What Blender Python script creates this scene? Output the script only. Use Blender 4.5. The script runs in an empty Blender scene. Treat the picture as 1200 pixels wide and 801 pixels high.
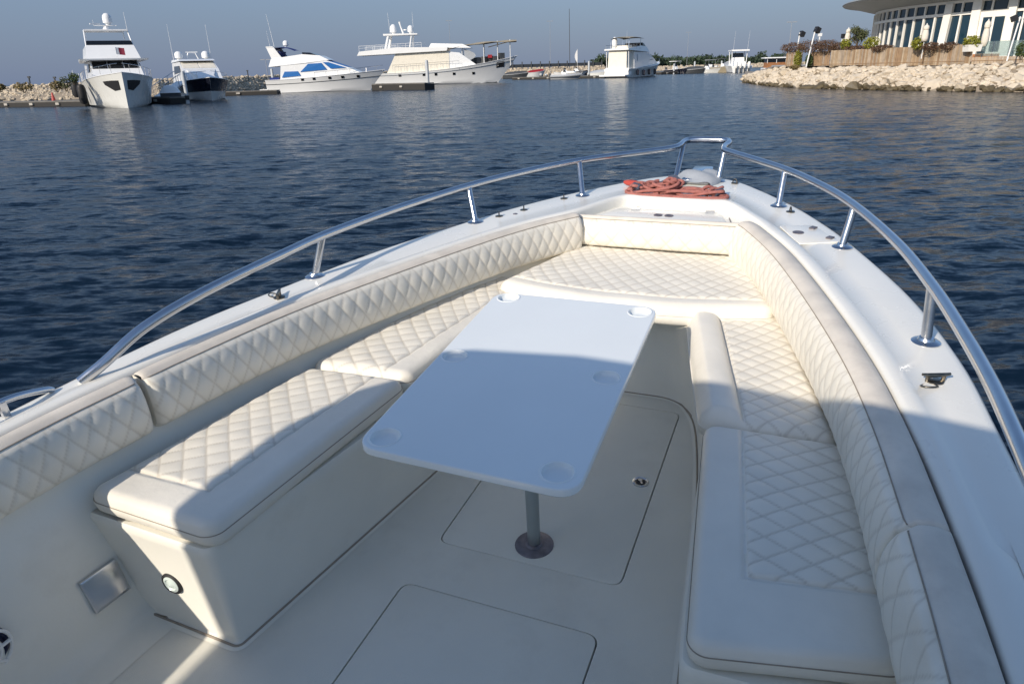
import bpy, bmesh, math, random
import numpy as np
from mathutils import Matrix, Vector, noise
random.seed(7); rng = np.random.default_rng(7)
sc = bpy.context.scene
COL = sc.collection
R = math.radians

# ------------------------------------------------------------------ camera
# photograph 1200 x 801, focal length 818 px (24.5 mm on 36 mm); camera 2.2 m above the water, 1.8 m above the boat's floor
F, CX, CY = 818.0, 600.0, 400.5
CAM_H = 2.2
HOR_Y, HOR_S = 82.0, -0.030                       # where the horizon lies in the photograph: height at the middle and slope
nrm = lambda v: np.array(v, float) / np.linalg.norm(v)
_down = nrm((-HOR_S, 1.0, (CY - HOR_Y) / F))       # world down in camera axes (right, down, forward)
_fwd = np.array([0, 0, 1.0]); _fwd = nrm(_fwd - _down * (_fwd @ _down))
_right = np.cross(_down, _fwd)
WCAM = np.stack([_right, _fwd, -_down])            # camera axes -> world axes (X right, Y ahead, Z up)
def cam_matrix(A, pos):
    m = Matrix.Identity(4)
    r, u, b = A @ np.array([1., 0, 0]), -(A @ np.array([0, 1., 0])), -(A @ np.array([0, 0, 1.]))
    for i in range(3):
        m[i][0], m[i][1], m[i][2], m[i][3] = r[i], u[i], b[i], pos[i]
    return m
cam = bpy.data.cameras.new('camera'); camo = bpy.data.objects.new('camera', cam); COL.objects.link(camo)
cam.sensor_width = 36; cam.lens = 36 * F / 1200; cam.clip_start = 0.05; cam.clip_end = 20000
camo.matrix_world = cam_matrix(WCAM, (0, 0, CAM_H)); sc.camera = camo
# the boat rides a little bow-up: the same camera in the boat's own axes (x to the bow, y to port, z up from the floor)
_F = nrm((970 - CX, -15 - CY, F)); _L = nrm((-1516 - CX, 126 - CY, F)); _L = nrm(_L - _F * (_F @ _L)); _U = np.cross(_F, _L)
if _U[1] > 0: _U = -_U
BCAM = np.stack([_F, _L, _U])
BOAT = camo.matrix_world @ cam_matrix(BCAM, (0, -0.755, 1.8)).inverted()

# ------------------------------------------------------------------ light
light_dir = (BOAT.to_3x3() @ Vector((1.5, -0.55, -1.0))).normalized()
sun = bpy.data.lights.new('sun', 'SUN'); suno = bpy.data.objects.new('sun', sun); COL.objects.link(suno)
sun.energy = 3.4; sun.angle = R(0.6); sun.color = (1.0, 0.90, 0.77)
suno.rotation_euler = (-light_dir).to_track_quat('Z', 'Y').to_euler(); suno.location = (-20, -30, 30)
to_sun = -light_dir
world = bpy.data.worlds.new('World'); sc.world = world; world.use_nodes = True
wn = world.node_tree; wn.nodes.clear()
wo = wn.nodes.new('ShaderNodeOutputWorld'); wb = wn.nodes.new('ShaderNodeBackground'); ws = wn.nodes.new('ShaderNodeTexSky')
ws.sky_type = 'NISHITA'; ws.sun_disc = False
ws.sun_elevation = math.asin(to_sun.z); ws.sun_rotation = math.atan2(to_sun.x, to_sun.y)
ws.altitude = 0; ws.air_density = 1.0; ws.dust_density = 0.6; ws.ozone_density = 3.0
wb.inputs[1].default_value = 0.126
# sea haze: the sky pales evenly all round towards the horizon
wtc = wn.nodes.new('ShaderNodeTexCoord'); wsx = wn.nodes.new('ShaderNodeSeparateXYZ'); wr = wn.nodes.new('ShaderNodeMapRange'); wr.interpolation_type = 'SMOOTHSTEP'
wr.inputs[1].default_value = -.02; wr.inputs[2].default_value = .45; wr.inputs[3].default_value = .92; wr.inputs[4].default_value = .0
wmx = wn.nodes.new('ShaderNodeMix'); wmx.data_type = 'RGBA'; wmx.inputs[7].default_value = (.88, 1.20, 1.98, 1)
wn.links.new(wtc.outputs['Generated'], wsx.inputs[0]); wn.links.new(wsx.outputs[2], wr.inputs[0]); wn.links.new(wr.outputs[0], wmx.inputs[0])
wt = wn.nodes.new('ShaderNodeMix'); wt.data_type = 'RGBA'; wt.blend_type = 'MULTIPLY'; wt.inputs[0].default_value = 1; wt.inputs[7].default_value = (1.02, 1.0, .98, 1)
wn.links.new(ws.outputs[0], wt.inputs[6]); wn.links.new(wt.outputs[2], wmx.inputs[6]); wn.links.new(wmx.outputs[2], wb.inputs[0]); wn.links.new(wb.outputs[0], wo.inputs[0])
sc.view_settings.view_transform = 'Standard'; sc.view_settings.look = 'None'; sc.view_settings.gamma = 1
sc.view_settings.exposure = 0.44; sc.view_settings.use_curve_mapping = False
sc.render.engine = 'CYCLES'; sc.cycles.max_bounces = 8

# ------------------------------------------------------------------ helpers
def mat(name, col, rough=.5, metal=0., spec=.5, coat=0., var=0., vscale=8., bump=0., bscale=60., trans=0., ior=1.45, stain=None, sscale=3., samt=.5, sthr=.55):
    m = bpy.data.materials.new(name); m.use_nodes = True
    nt = m.node_tree; b = nt.nodes['Principled BSDF']; L = nt.links.new
    b.inputs['Base Color'].default_value = (*col, 1); b.inputs['Roughness'].default_value = rough
    b.inputs['Metallic'].default_value = metal; b.inputs['Specular IOR Level'].default_value = spec
    b.inputs['Coat Weight'].default_value = coat; b.inputs['Coat Roughness'].default_value = .06
    b.inputs['Transmission Weight'].default_value = trans; b.inputs['IOR'].default_value = ior
    tc = nt.nodes.new('ShaderNodeTexCoord')
    if var or stain:
        n = nt.nodes.new('ShaderNodeTexNoise'); n.inputs['Scale'].default_value = vscale; n.inputs['Detail'].default_value = 6
        L(tc.outputs['Object'], n.inputs['Vector'])
        r = nt.nodes.new('ShaderNodeMapRange'); r.inputs[1].default_value = .3; r.inputs[2].default_value = .7
        r.inputs[3].default_value = 1 - var; r.inputs[4].default_value = 1 + var * .6
        L(n.outputs[0], r.inputs[0])
        mx = nt.nodes.new('ShaderNodeMix'); mx.data_type = 'RGBA'; mx.blend_type = 'MULTIPLY'; mx.inputs[0].default_value = 1
        mx.inputs[6].default_value = (*col, 1); L(r.outputs[0], mx.inputs[7]); out = mx.outputs[2]
        if stain:
            n2 = nt.nodes.new('ShaderNodeTexNoise'); n2.inputs['Scale'].default_value = sscale; n2.inputs['Detail'].default_value = 8; n2.inputs['Roughness'].default_value = .65
            L(tc.outputs['Object'], n2.inputs['Vector'])
            r2 = nt.nodes.new('ShaderNodeMapRange'); r2.inputs[1].default_value = sthr; r2.inputs[2].default_value = sthr + .2; r2.inputs[4].default_value = samt
            L(n2.outputs[0], r2.inputs[0])
            m2 = nt.nodes.new('ShaderNodeMix'); m2.data_type = 'RGBA'; L(r2.outputs[0], m2.inputs[0]); L(out, m2.inputs[6]); m2.inputs[7].default_value = (*stain, 1); out = m2.outputs[2]
        L(out, b.inputs['Base Color'])
        rr = nt.nodes.new('ShaderNodeMapRange'); rr.inputs[1].default_value = .3; rr.inputs[2].default_value = .7; rr.inputs[3].default_value = max(.02, rough * .8); rr.inputs[4].default_value = min(1, rough * 1.25)
        L(n.outputs[0], rr.inputs[0]); L(rr.outputs[0], b.inputs['Roughness'])
    if bump:
        n3 = nt.nodes.new('ShaderNodeTexNoise'); n3.inputs['Scale'].default_value = bscale; n3.inputs['Detail'].default_value = 4
        L(tc.outputs['Object'], n3.inputs['Vector'])
        bp = nt.nodes.new('ShaderNodeBump'); bp.inputs['Strength'].default_value = bump; bp.inputs['Distance'].default_value = .01
        L(n3.outputs[0], bp.inputs['Height']); L(bp.outputs[0], b.inputs['Normal'])
    return m

M = {}
M['gel'] = mat('gelcoat_white', (.82, .80, .73), .28, coat=.25, var=.035, vscale=3, bump=.03, bscale=5, stain=(.62, .58, .50), sscale=2.2, samt=.10, sthr=.60)
M['liner'] = mat('gelcoat_liner', (.80, .775, .69), .38, coat=.1, var=.05, vscale=3, bump=.04, bscale=120, stain=(.52, .48, .40), sscale=2.6, samt=.3, sthr=.56)
M['sole'] = mat('sole_nonskid', (.77, .745, .66), .5, var=.06, vscale=2.5, bump=.25, bscale=420, stain=(.48, .45, .39), sscale=2.0, samt=.35, sthr=.54)
M['lid'] = mat('lid_nonskid', (.78, .755, .67), .46, var=.05, vscale=2.5, bump=.2, bscale=420, stain=(.50, .47, .41), sscale=2.4, samt=.3, sthr=.55)
M['table'] = mat('table_plastic', (.79, .82, .81), .15, coat=.3, var=.02, vscale=4, bump=.015, bscale=9)
M['vinyl'] = mat('vinyl_cream', (.80, .755, .655), .42, var=.06, vscale=7, bump=.10, bscale=300, stain=(.62, .54, .42), sscale=4, samt=.35, sthr=.56)
def stitched(m, col, amt):
    nt = m.node_tree; b = nt.nodes['Principled BSDF']; l = b.inputs['Base Color'].links[0]
    at_ = nt.nodes.new('ShaderNodeAttribute'); at_.attribute_name = 'stitch'; mu = nt.nodes.new('ShaderNodeMath'); mu.operation = 'MULTIPLY'; mu.inputs[1].default_value = amt
    mx = nt.nodes.new('ShaderNodeMix'); mx.data_type = 'RGBA'; nt.links.new(at_.outputs['Fac'], mu.inputs[0]); nt.links.new(mu.outputs[0], mx.inputs[0]); nt.links.new(l.from_socket, mx.inputs[6]); mx.inputs[7].default_value = (*col, 1)
    nt.links.new(mx.outputs[2], b.inputs['Base Color'])
stitched(M['vinyl'], (.40, .34, .26), .5)                 # brown mixed in along the quilting lines, darkening thread and grooves alike
M['vinylb'] = mat('vinyl_border', (.78, .74, .65), .40, var=.06, vscale=6, bump=.16, bscale=38, stain=(.60, .53, .42), sscale=3, samt=.35, sthr=.55)
M['strip'] = mat('vinyl_weathered', (.70, .64, .55), .55, var=.14, vscale=9, bump=.14, bscale=260, stain=(.52, .45, .38), sscale=7, samt=.5, sthr=.52)
M['seam'] = mat('seam_thread', (.34, .29, .23), .8, var=.2, vscale=30)
M['gap'] = mat('gap_black', (.02, .02, .02), .8)
M['steel'] = mat('polished_steel', (.60, .61, .63), .21, metal=1, var=.05, vscale=14)
M['bronze'] = mat('worn_bronze', (.20, .18, .15), .32, metal=1, var=.25, vscale=60)
M['alu'] = mat('anodised_pole', (.42, .46, .46), .35, metal=.8, var=.06)
M['flange'] = mat('cast_flange', (.22, .20, .22), .45, metal=.6, var=.3, vscale=40)
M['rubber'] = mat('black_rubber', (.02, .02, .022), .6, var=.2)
M['rope'] = mat('rope_coral', (.40, .15, .125), .85, var=.25, vscale=40, bump=.6, bscale=260)
M['whip'] = mat('rope_whipping', (.06, .07, .10), .7)
M['float'] = mat('float_red', (.42, .06, .045), .5, var=.1)
M['cover'] = mat('cover_grey', (.40, .42, .44), .5, var=.1, vscale=10, bump=.3, bscale=30)
M['lens'] = mat('lamp_lens', (.62, .70, .66), .2, coat=.5)
M['navy'] = mat('navy_plastic', (.02, .025, .07), .35)
# background
M['white'] = mat('boat_white', (.80, .80, .78), .22, coat=.3, var=.03, vscale=1)
M['cream'] = mat('boat_cream', (.74, .69, .58), .6, var=.05, vscale=2)
M['bwhite'] = mat('hull_offwhite', (.72, .72, .68), .25, coat=.3, var=.04, vscale=1)
M['hnavy'] = mat('hull_navy', (.012, .014, .025), .15, coat=.4)
M['dkglass'] = mat('tinted_window', (.008, .010, .013), .06, spec=.6)
M['blueglass'] = mat('blue_window_cover', (.02, .13, .38), .35)
M['bluecanvas'] = mat('blue_canvas', (.012, .03, .16), .8)
M['chrome'] = mat('rail_steel', (.7, .7, .7), .2, metal=1)
M['red'] = mat('red_cover', (.28, .012, .02), .7, var=.1)
M['maroon'] = mat('flag_maroon', (.16, .01, .03), .8)
M['flagw'] = mat('flag_white', (.75, .74, .72), .8)
M['grey'] = mat('grey_tube', (.36, .38, .40), .55, var=.08)
M['dkgrey'] = mat('dark_grey', (.06, .065, .07), .6, var=.2)
M['tan'] = mat('tan_canvas', (.34, .29, .20), .8, var=.1)
M['yellow'] = mat('yellow_canvas', (.60, .38, .03), .7)
M['teak'] = mat('teak', (.34, .15, .06), .5, var=.2, vscale=3)
M['concrete'] = mat('concrete', (.42, .39, .34), .85, var=.15, vscale=1.5, bump=.3, bscale=20)
M['dock'] = mat('dock_dark', (.035, .033, .03), .8, var=.3, vscale=2)
M['deckgrey'] = mat('pontoon_grey', (.16, .15, .135), .85, var=.25, vscale=1.2)
M['lamppost'] = mat('lamp_grey', (.30, .31, .32), .6)
M['pile'] = mat('pile_grey', (.45, .47, .48), .6, var=.12, vscale=2)
M['rock'] = mat('limestone', (.50, .42, .31), .9, var=.22, vscale=1.1, bump=.8, bscale=5, stain=(.30, .24, .17), sscale=1.6, samt=.5, sthr=.55)
M['rock2'] = mat('limestone_pale', (.57, .49, .38), .9, var=.2, vscale=1.3, bump=.8, bscale=5, stain=(.36, .29, .2), sscale=1.4, samt=.4, sthr=.57)
M['wetrock'] = mat('rock_wet', (.11, .085, .045), .55, var=.35, vscale=2, bump=.8, bscale=6)
M['earth'] = mat('earth_fill', (.30, .25, .19), .95, var=.25, vscale=.8)
M['bwall'] = mat('building_white', (.80, .77, .70), .55, var=.05, vscale=.5)
M['soffit'] = mat('roof_soffit', (.27, .28, .27), .5, var=.06, vscale=.3)
M['bglass'] = mat('building_glass', (.012, .035, .055), .05, spec=.8)
M['leaf'] = mat('leaf_green', (.065, .10, .025), .6, var=.4, vscale=2)
M['leafy'] = mat('leaf_yellow_green', (.22, .22, .02), .6, var=.3, vscale=3)
M['leafo'] = mat('leaf_olive', (.085, .095, .035), .6, var=.35, vscale=3)
M['leafr'] = mat('leaf_russet', (.11, .06, .032), .7, var=.45, vscale=2)
M['leafd'] = mat('leaf_dry', (.20, .15, .06), .8, var=.3, vscale=2)
M['far'] = mat('leaf_far', (.04, .065, .035), .8, var=.35, vscale=.12)
M['bark'] = mat('bark', (.10, .075, .05), .9, var=.3)
M['parasol'] = mat('parasol_canvas', (.70, .64, .54), .8, var=.06)
M['post'] = mat('post_white', (.78, .78, .76), .4)
M['lampbox'] = mat('floodlight_black', (.02, .02, .022), .4)
M['glasspane'] = mat('balustrade_glass', (.5, .62, .62), .05, trans=.85)
M['grass'] = mat('lawn', (.05, .11, .02), .9, var=.3, vscale=4)

class MB:
    """collects geometry for one mesh object"""
    def __init__(s): s.v = []; s.f = []
    def add(s, verts, faces):
        o = len(s.v); s.v += [tuple(map(float, p)) for p in verts]; s.f += [tuple(i + o for i in f) for f in faces]; return s
    def box(s, c, d, rz=0., top=None, mtx=None):
        x, y, z = d[0] / 2, d[1] / 2, d[2] / 2; t = top or (1, 1)
        p = [(-x, -y, -z), (x, -y, -z), (x, y, -z), (-x, y, -z), (-x * t[0], -y * t[1], z), (x * t[0], -y * t[1], z), (x * t[0], y * t[1], z), (-x * t[0], y * t[1], z)]
        ca, sa = math.cos(rz), math.sin(rz)
        if mtx is not None: p = [tuple(mtx @ Vector(q)) for q in p]
        p = [(c[0] + q[0] * ca - q[1] * sa, c[1] + q[0] * sa + q[1] * ca, c[2] + q[2]) for q in p]
        return s.add(p, [(3, 2, 1, 0), (4, 5, 6, 7), (0, 1, 5, 4), (1, 2, 6, 5), (2, 3, 7, 6), (3, 0, 4, 7)])
    def tube(s, pts, r, n=8, closed=False, caps=True):
        P = [np.array(p, float) for p in pts]; m = len(P); rad = r if hasattr(r, '__len__') else [r] * m
        V = []; up = None
        for i in range(m):
            a = P[(i - 1) % m] if (closed or i > 0) else P[i]; b = P[(i + 1) % m] if (closed or i < m - 1) else P[i]
            t = nrm(b - a + 1e-12)
            if up is None: up = np.array([0, 0, 1.]) if abs(t[2]) < .9 else np.array([1., 0, 0])
            u = up - t * (up @ t); u = nrm(u); w = np.cross(t, u); up = u
            for k in range(n):
                an = 2 * math.pi * k / n; V.append(P[i] + rad[i] * (u * math.cos(an) + w * math.sin(an)))
        fs = []
        for i in range(m if closed else m - 1):
            j = (i + 1) % m
            for k in range(n): fs.append((i * n + k, i * n + (k + 1) % n, j * n + (k + 1) % n, j * n + k))
        if caps and not closed: fs += [tuple(reversed(range(n))), tuple(range((m - 1) * n, m * n))]
        return s.add(V, fs)
    def lathe(s, prof, c=(0, 0, 0), n=20, mtx=None):
        """prof: (radius, height) from bottom to top, round z"""
        V = []; m = len(prof)
        for r, z in prof:
            for k in range(n):
                a = 2 * math.pi * k / n; q = Vector((r * math.cos(a), r * math.sin(a), z))
                if mtx is not None: q = mtx @ q
                V.append((c[0] + q[0], c[1] + q[1], c[2] + q[2]))
        fs = [(i * n + k, i * n + (k + 1) % n, (i + 1) * n + (k + 1) % n, (i + 1) * n + k) for i in range(m - 1) for k in range(n)]
        fs += [tuple(reversed(range(n))), tuple(range((m - 1) * n, m * n))]
        return s.add(V, fs)
    def prism(s, poly, z0, z1, r=0., zr=None):
        """vertical prism over a plan polygon (counter-clockwise), edges rounded by r"""
        P = np.array(poly, float); n = len(P)
        def inset(d):
            o = []
            for i in range(n):
                a = nrm(P[i] - P[i - 1] + 1e-12); b = nrm(P[(i + 1) % n] - P[i] + 1e-12)
                na = np.array([-a[1], a[0]]); nb = np.array([-b[1], b[0]]); k = na + nb; k = k / max(.5, (k @ k)) * 2
                o.append(P[i] + k * d)
            return o
        if r: rings = [(inset(r), z0), (P, z0 + r), (P, z1 - r), (inset(r * .3), z1 - r * .3), (inset(r), z1)]
        else: rings = [(P, z0), (P, z1)]
        V = [(p[0], p[1], z) for ring, z in rings for p in ring]; m = len(rings)
        fs = [(i * n + k, i * n + (k + 1) % n, (i + 1) * n + (k + 1) % n, (i + 1) * n + k) for i in range(m - 1) for k in range(n)]
        fs += [tuple(reversed(range(n))), tuple(range((m - 1) * n, m * n))]
        return s.add(V, fs)
    def grid(s, A, flip=False):
        A = np.asarray(A, float); nu, nv = A.shape[:2]
        fs = [((i * nv + j), ((i + 1) * nv + j), ((i + 1) * nv + j + 1), (i * nv + j + 1)) for i in range(nu - 1) for j in range(nv - 1)]
        if flip: fs = [tuple(reversed(f)) for f in fs]
        return s.add(A.reshape(-1, 3), fs)
    def build(s, name, m, parent=None, smooth=35, base=None, fixn=True):
        me = bpy.data.meshes.new(name); V = np.array(s.v)
        if base is None and parent is not None: base = BASE.get(parent.name)
        if base is not None: V = V - np.array(base)
        me.from_pydata(V.tolist(), [], s.f); me.validate()
        if fixn:
            bm = bmesh.new(); bm.from_mesh(me); bmesh.ops.recalc_face_normals(bm, faces=bm.faces); bm.to_mesh(me); bm.free()
        me.materials.append(M[m] if isinstance(m, str) else m)
        if smooth:
            me.polygons.foreach_set('use_smooth', [True] * len(me.polygons)); me.set_sharp_from_angle(angle=R(smooth))
        o = bpy.data.objects.new(name, me); COL.objects.link(o)
        if parent is not None: o.parent = parent
        return o
BASE = {}
def tag(o, label=None, cat=None, group=None, kind=None):
    if label: o['label'] = label
    if cat: o['category'] = cat
    if group: o['group'] = group
    if kind: o['kind'] = kind
    return o
def empty(name, loc=(0, 0, 0), rz=0., label=None, cat=None, group=None):
    o = bpy.data.objects.new(name, None); COL.objects.link(o); o.empty_display_size = .2
    o.location = loc; o.rotation_euler = (0, 0, rz); return tag(o, label, cat, group)
def boat_thing(name, base, label, cat, group=None):
    """a thing that stands in the boat: its parts are given in the boat's axes"""
    o = bpy.data.objects.new(name, None); COL.objects.link(o); o.empty_display_size = .1
    o.matrix_world = BOAT @ Matrix.Translation(base); BASE[o.name] = base
    return tag(o, label, cat, group)
def copy_tree(o, parent=None):
    c = o.copy(); COL.objects.link(c); c.parent = parent
    for ch in [x for x in COL.objects if x.parent == o]: copy_tree(ch, c)
    return c
def smooth_path(P, k=6, closed=False):
    P = [np.array(p, float) for p in P]; n = len(P); out = []
    for i in range(n if closed else n - 1):
        p0 = P[(i - 1) % n] if (closed or i) else 2 * P[0] - P[1]; p1 = P[i]; p2 = P[(i + 1) % n]
        p3 = P[(i + 2) % n] if (closed or i < n - 2) else 2 * P[-1] - P[-2]
        for j in range(k):
            t = j / k; out.append(.5 * ((2 * p1) + (-p0 + p2) * t + (2 * p0 - 5 * p1 + 4 * p2 - p3) * t * t + (-p0 + 3 * p1 - 3 * p2 + p3) * t ** 3))
    if not closed: out.append(P[-1])
    return out
def resample(P, step):
    P = np.array(P, float); d = np.r_[0, np.cumsum(np.linalg.norm(np.diff(P, axis=0), axis=1))]; n = max(2, int(d[-1] / step) + 1)
    t = np.linspace(0, d[-1], n); return np.stack([np.interp(t, d, P[:, k]) for k in range(P.shape[1])], 1), t
def round_poly(poly, r, k=5):
    out = []; n = len(poly); P = [np.array(p, float) for p in poly]; rr = r if hasattr(r, '__len__') else [r] * n
    for i in range(n):
        a, b, c = P[i - 1], P[i], P[(i + 1) % n]; q = rr[i]; s = b + nrm(a - b) * q; e = b + nrm(c - b) * q
        for j in range(k + 1):
            t = j / k; out.append((1 - t) ** 2 * s + 2 * t * (1 - t) * b + t * t * e)
    return out
def rrect(x0, x1, y0, y1, r, k=5): return round_poly([(x0, y0), (x1, y0), (x1, y1), (x0, y1)], r, k)
def ray(px, py): return WCAM @ np.array([(px - CX) / F, (py - CY) / F, 1.0])
def on_water(px, py, z=0.):
    d = ray(px, py); t = (z - CAM_H) / d[2]; return Vector((d[0] * t, d[1] * t, z))
def at_depth(px, py, dist):
    """a point of the photograph at a given distance ahead"""
    d = ray(px, py); t = dist / d[1]; return Vector((d[0] * t, dist, CAM_H + d[2] * t))

# ------------------------------------------------------------------ water
def make_water():
    fine = np.arange(R(-62), R(62), R(.16)); rest = np.arange(R(62), R(298), R(3.0))
    ang = np.r_[fine, rest]; ang = np.append(ang, ang[0] + 2 * math.pi)
    rad = [0.0, .8]
    while rad[-1] < 420: rad.append(rad[-1] * 1.0088 + .004)
    while rad[-1] < 15000: rad.append(rad[-1] * 1.35)
    rad = np.array(rad); na = len(ang) - 1
    X = rad[:, None] * np.sin(ang[None, :-1]); Y = rad[:, None] * np.cos(ang[None, :-1])
    sp = np.gradient(rad)[:, None] * np.ones_like(X)
    Z = np.zeros_like(X)
    r2 = np.random.default_rng(3)
    fade = np.clip((600 - rad) / 300, 0, 1)[:, None]
    for i in range(90):
        lam = .18 * (16 ** (i / 89.)); k = 2 * math.pi / lam
        th = R(-14) + r2.normal(0, .55); ph = r2.uniform(0, 2 * math.pi)
        amp = .0056 * lam ** .85 * (1 if lam < .8 else (.8 / lam) ** 1.2)
        # wave groups so that the crests come and go
        g1 = r2.uniform(.15, .4) * k * .18; th2 = r2.uniform(0, 2 * math.pi)
        env = .55 + .45 * np.sin(g1 * (X * math.cos(th2) + Y * math.sin(th2)) + r2.uniform(0, 6.28))
        w = np.clip(lam / (2.6 * sp) - 1, 0, 1)
        ph2 = k * (X * math.sin(th) + Y * math.cos(th)) + ph
        Z += amp * w * env * (np.sin(ph2) + .22 * np.sin(2 * ph2 + 1.57)) * fade
    Z -= 0
    co = np.stack([X, Y, Z], -1).reshape(-1, 3); nr = len(rad)
    i = np.arange(nr - 1)[:, None]; j = np.arange(na)[None, :]; jn = (j + 1) % na
    q = np.stack([i * na + j, (i + 1) * na + j, (i + 1) * na + jn, i * na + jn], -1)[1:].reshape(-1, 4)
    q = q[:, ::-1]
    me = bpy.data.meshes.new('water'); me.vertices.add(len(co)); me.vertices.foreach_set('co', co.ravel())
    me.loops.add(q.size); me.loops.foreach_set('vertex_index', q.ravel().astype(np.int32))
    me.polygons.add(len(q)); me.polygons.foreach_set('loop_start', (np.arange(len(q)) * 4).astype(np.int32)); me.polygons.foreach_set('loop_total', np.full(len(q), 4, np.int32))
    me.polygons.foreach_set('use_smooth', np.ones(len(q), bool)); me.update(calc_edges=True); me.validate()
    m = bpy.data.materials.new('sea_water'); m.use_nodes = True; nt = m.node_tree; b = nt.nodes['Principled BSDF']
    b.inputs['Base Color'].default_value = (.003, .011, .024, 1); b.inputs['Roughness'].default_value = .16; b.inputs['IOR'].default_value = 1.333; b.inputs['Specular IOR Level'].default_value = .17
    # ripples too small for the mesh: each noise colour tilts the normal by its own slope
    tc = nt.nodes.new('ShaderNodeTexCoord'); geo = nt.nodes.new('ShaderNodeNewGeometry'); cur = geo.outputs['Normal']
    def vm(op, a, b):
        n = nt.nodes.new('ShaderNodeVectorMath'); n.operation = op; nt.links.new(a, n.inputs[0])
        if b is not None:
            if isinstance(b, tuple): n.inputs[1].default_value = b
            else: nt.links.new(b, n.inputs[1])
        return n.outputs[0]
    for sx, sy, sc_, k in ((.8, 1.2, 24.0, .2), (.5, 1.4, 9.0, .62), (.42, 1.5, 4.2, .80)):
        mp = nt.nodes.new('ShaderNodeMapping'); mp.inputs['Scale'].default_value = (sx, sy, 1); mp.inputs['Rotation'].default_value = (0, 0, R(14))
        n = nt.nodes.new('ShaderNodeTexNoise'); n.inputs['Scale'].default_value = sc_; n.inputs['Detail'].default_value = 2; n.inputs['Roughness'].default_value = .5
        nt.links.new(tc.outputs['Object'], mp.inputs[0]); nt.links.new(mp.outputs[0], n.inputs['Vector'])
        cur = vm('ADD', cur, vm('MULTIPLY', vm('SUBTRACT', n.outputs['Color'], (.5, .5, .5)), (k * .8, k * 1.2, 0)))
    nt.links.new(vm('NORMALIZE', cur, None), b.inputs['Normal'])
    me.materials.append(m)
    o = bpy.data.objects.new('water', me); COL.objects.link(o); o['kind'] = 'structure'; return o
make_water()

# ------------------------------------------------------------------ the boat we stand in
ZG = .74
boat = boat_thing('sport_boat', (0, 0, 0), 'open white boat with quilted cream bow seating, seen from its helm', 'boat')
pairs = [((-2.6, 1.46), (-2.6, 1.36)), ((-.8, 1.475), (-.8, 1.36)), ((.3, 1.48), (.3, 1.352)), ((1.1, 1.47), (1.02, 1.328)), ((1.76, 1.425), (1.60, 1.243)), ((2.265, 1.313), (2.05, 1.140)),
         ((2.852, 1.148), (2.543, .965)), ((3.435, .910), (3.074, .745)), ((3.80, .735), (3.40, .575)), ((4.05, .585), (3.66, .395)), ((4.341, .375), (4.00, .225)),
         ((4.60, .135), (4.015, .10)), ((4.70, -.10), (4.005, -.08)), ((4.60, -.335), (3.995, -.26)), ((4.38, -.52), (3.985, -.38)), ((4.043, -.730), (3.72, -.530)),
         ((3.75, -.875), (3.55, -.61)), ((3.416, -1.006), (3.2, -.755)), ((2.821, -1.190), (2.7, -.905)), ((2.299, -1.285), (2.2, -1.03)), ((1.895, -1.315), (1.8, -1.10)),
         ((1.591, -1.33), (1.48, -1.14)), ((1.1, -1.345), (1.05, -1.175)), ((0, -1.36), (0, -1.215)), ((-2.6, -1.36), (-2.6, -1.23))]
OUT = smooth_path([p[0] for p in pairs], 6); INN = smooth_path([p[1] for p in pairs], 6)
NS = len(OUT)
# gunwale: rounded outer edge, flat covering board, raised inner lip
sec = [(0, -.075), (0, -.03), (.006, -.012), (.018, -.003), (.035, 0)]
rows = []
for o, i in zip(OUT, INN):
    w = np.linalg.norm(i - o); d = (i - o) / w; row = []
    for a, z in sec: row.append((*(o + d * a), ZG + z))
    lip = .075 if w > .2 else w * .5
    crown = .006
    row += [(*(o + d * (w * .5)), ZG + crown * min(1, w / .3)), (*(o + d * (w - lip)), ZG + .001), (*(o + d * (w - lip + .012)), ZG + .011), (*(o + d * (w - .02)), ZG + .013),
            (*(o + d * (w - .006)), ZG + .008), (*(o + d * w), ZG - .006), (*(o + d * w), ZG - .05)]
    rows.append(row)
MB().grid(rows).build('gunwale_deck', 'gel', boat, 50)
# rubbing strake and hull sides
MB().tube([(*(o + (o - i) / np.linalg.norm(o - i) * .012), ZG - .085) for o, i in zip(OUT, INN)], .018, 6).build('rub_rail', 'cover', boat)
rows = []
for o in OUT:
    row = []
    for t, z in ((1, ZG - .07), (.985, .55), (.95, .2), (.88, -.25), (.72, -.62), (.15, -.95)):
        xr = o[0] - max(0, o[0] - 1.2) * (1 - t) * .75; row.append((xr, (o[1] + .05) * t - .05, z))
    rows.append(row)
MB().grid(rows).build('hull', 'gel', boat, 50)
# cockpit liner: side walls from under the gunwale down to the floor with a rounded foot
rows = []
for k, p in enumerate(INN):
    if p[0] > 3.67: continue
    s = 1 if p[1] > 0 else -1; row = []
    for off, z in ((0.0, ZG - .05), (.004, ZG - .06), (-.055, .53), (-.09, .45), (-.145, .20), (-.165, .07), (-.185, .022), (-.22, .004), (-.32, .0015)):
        row.append((p[0], p[1] + s * off, z))
    rows.append((s, row))
for s in (1, -1): MB().grid([r for q, r in rows if q == s]).build('cockpit_side', 'liner', boat, 60)

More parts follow.
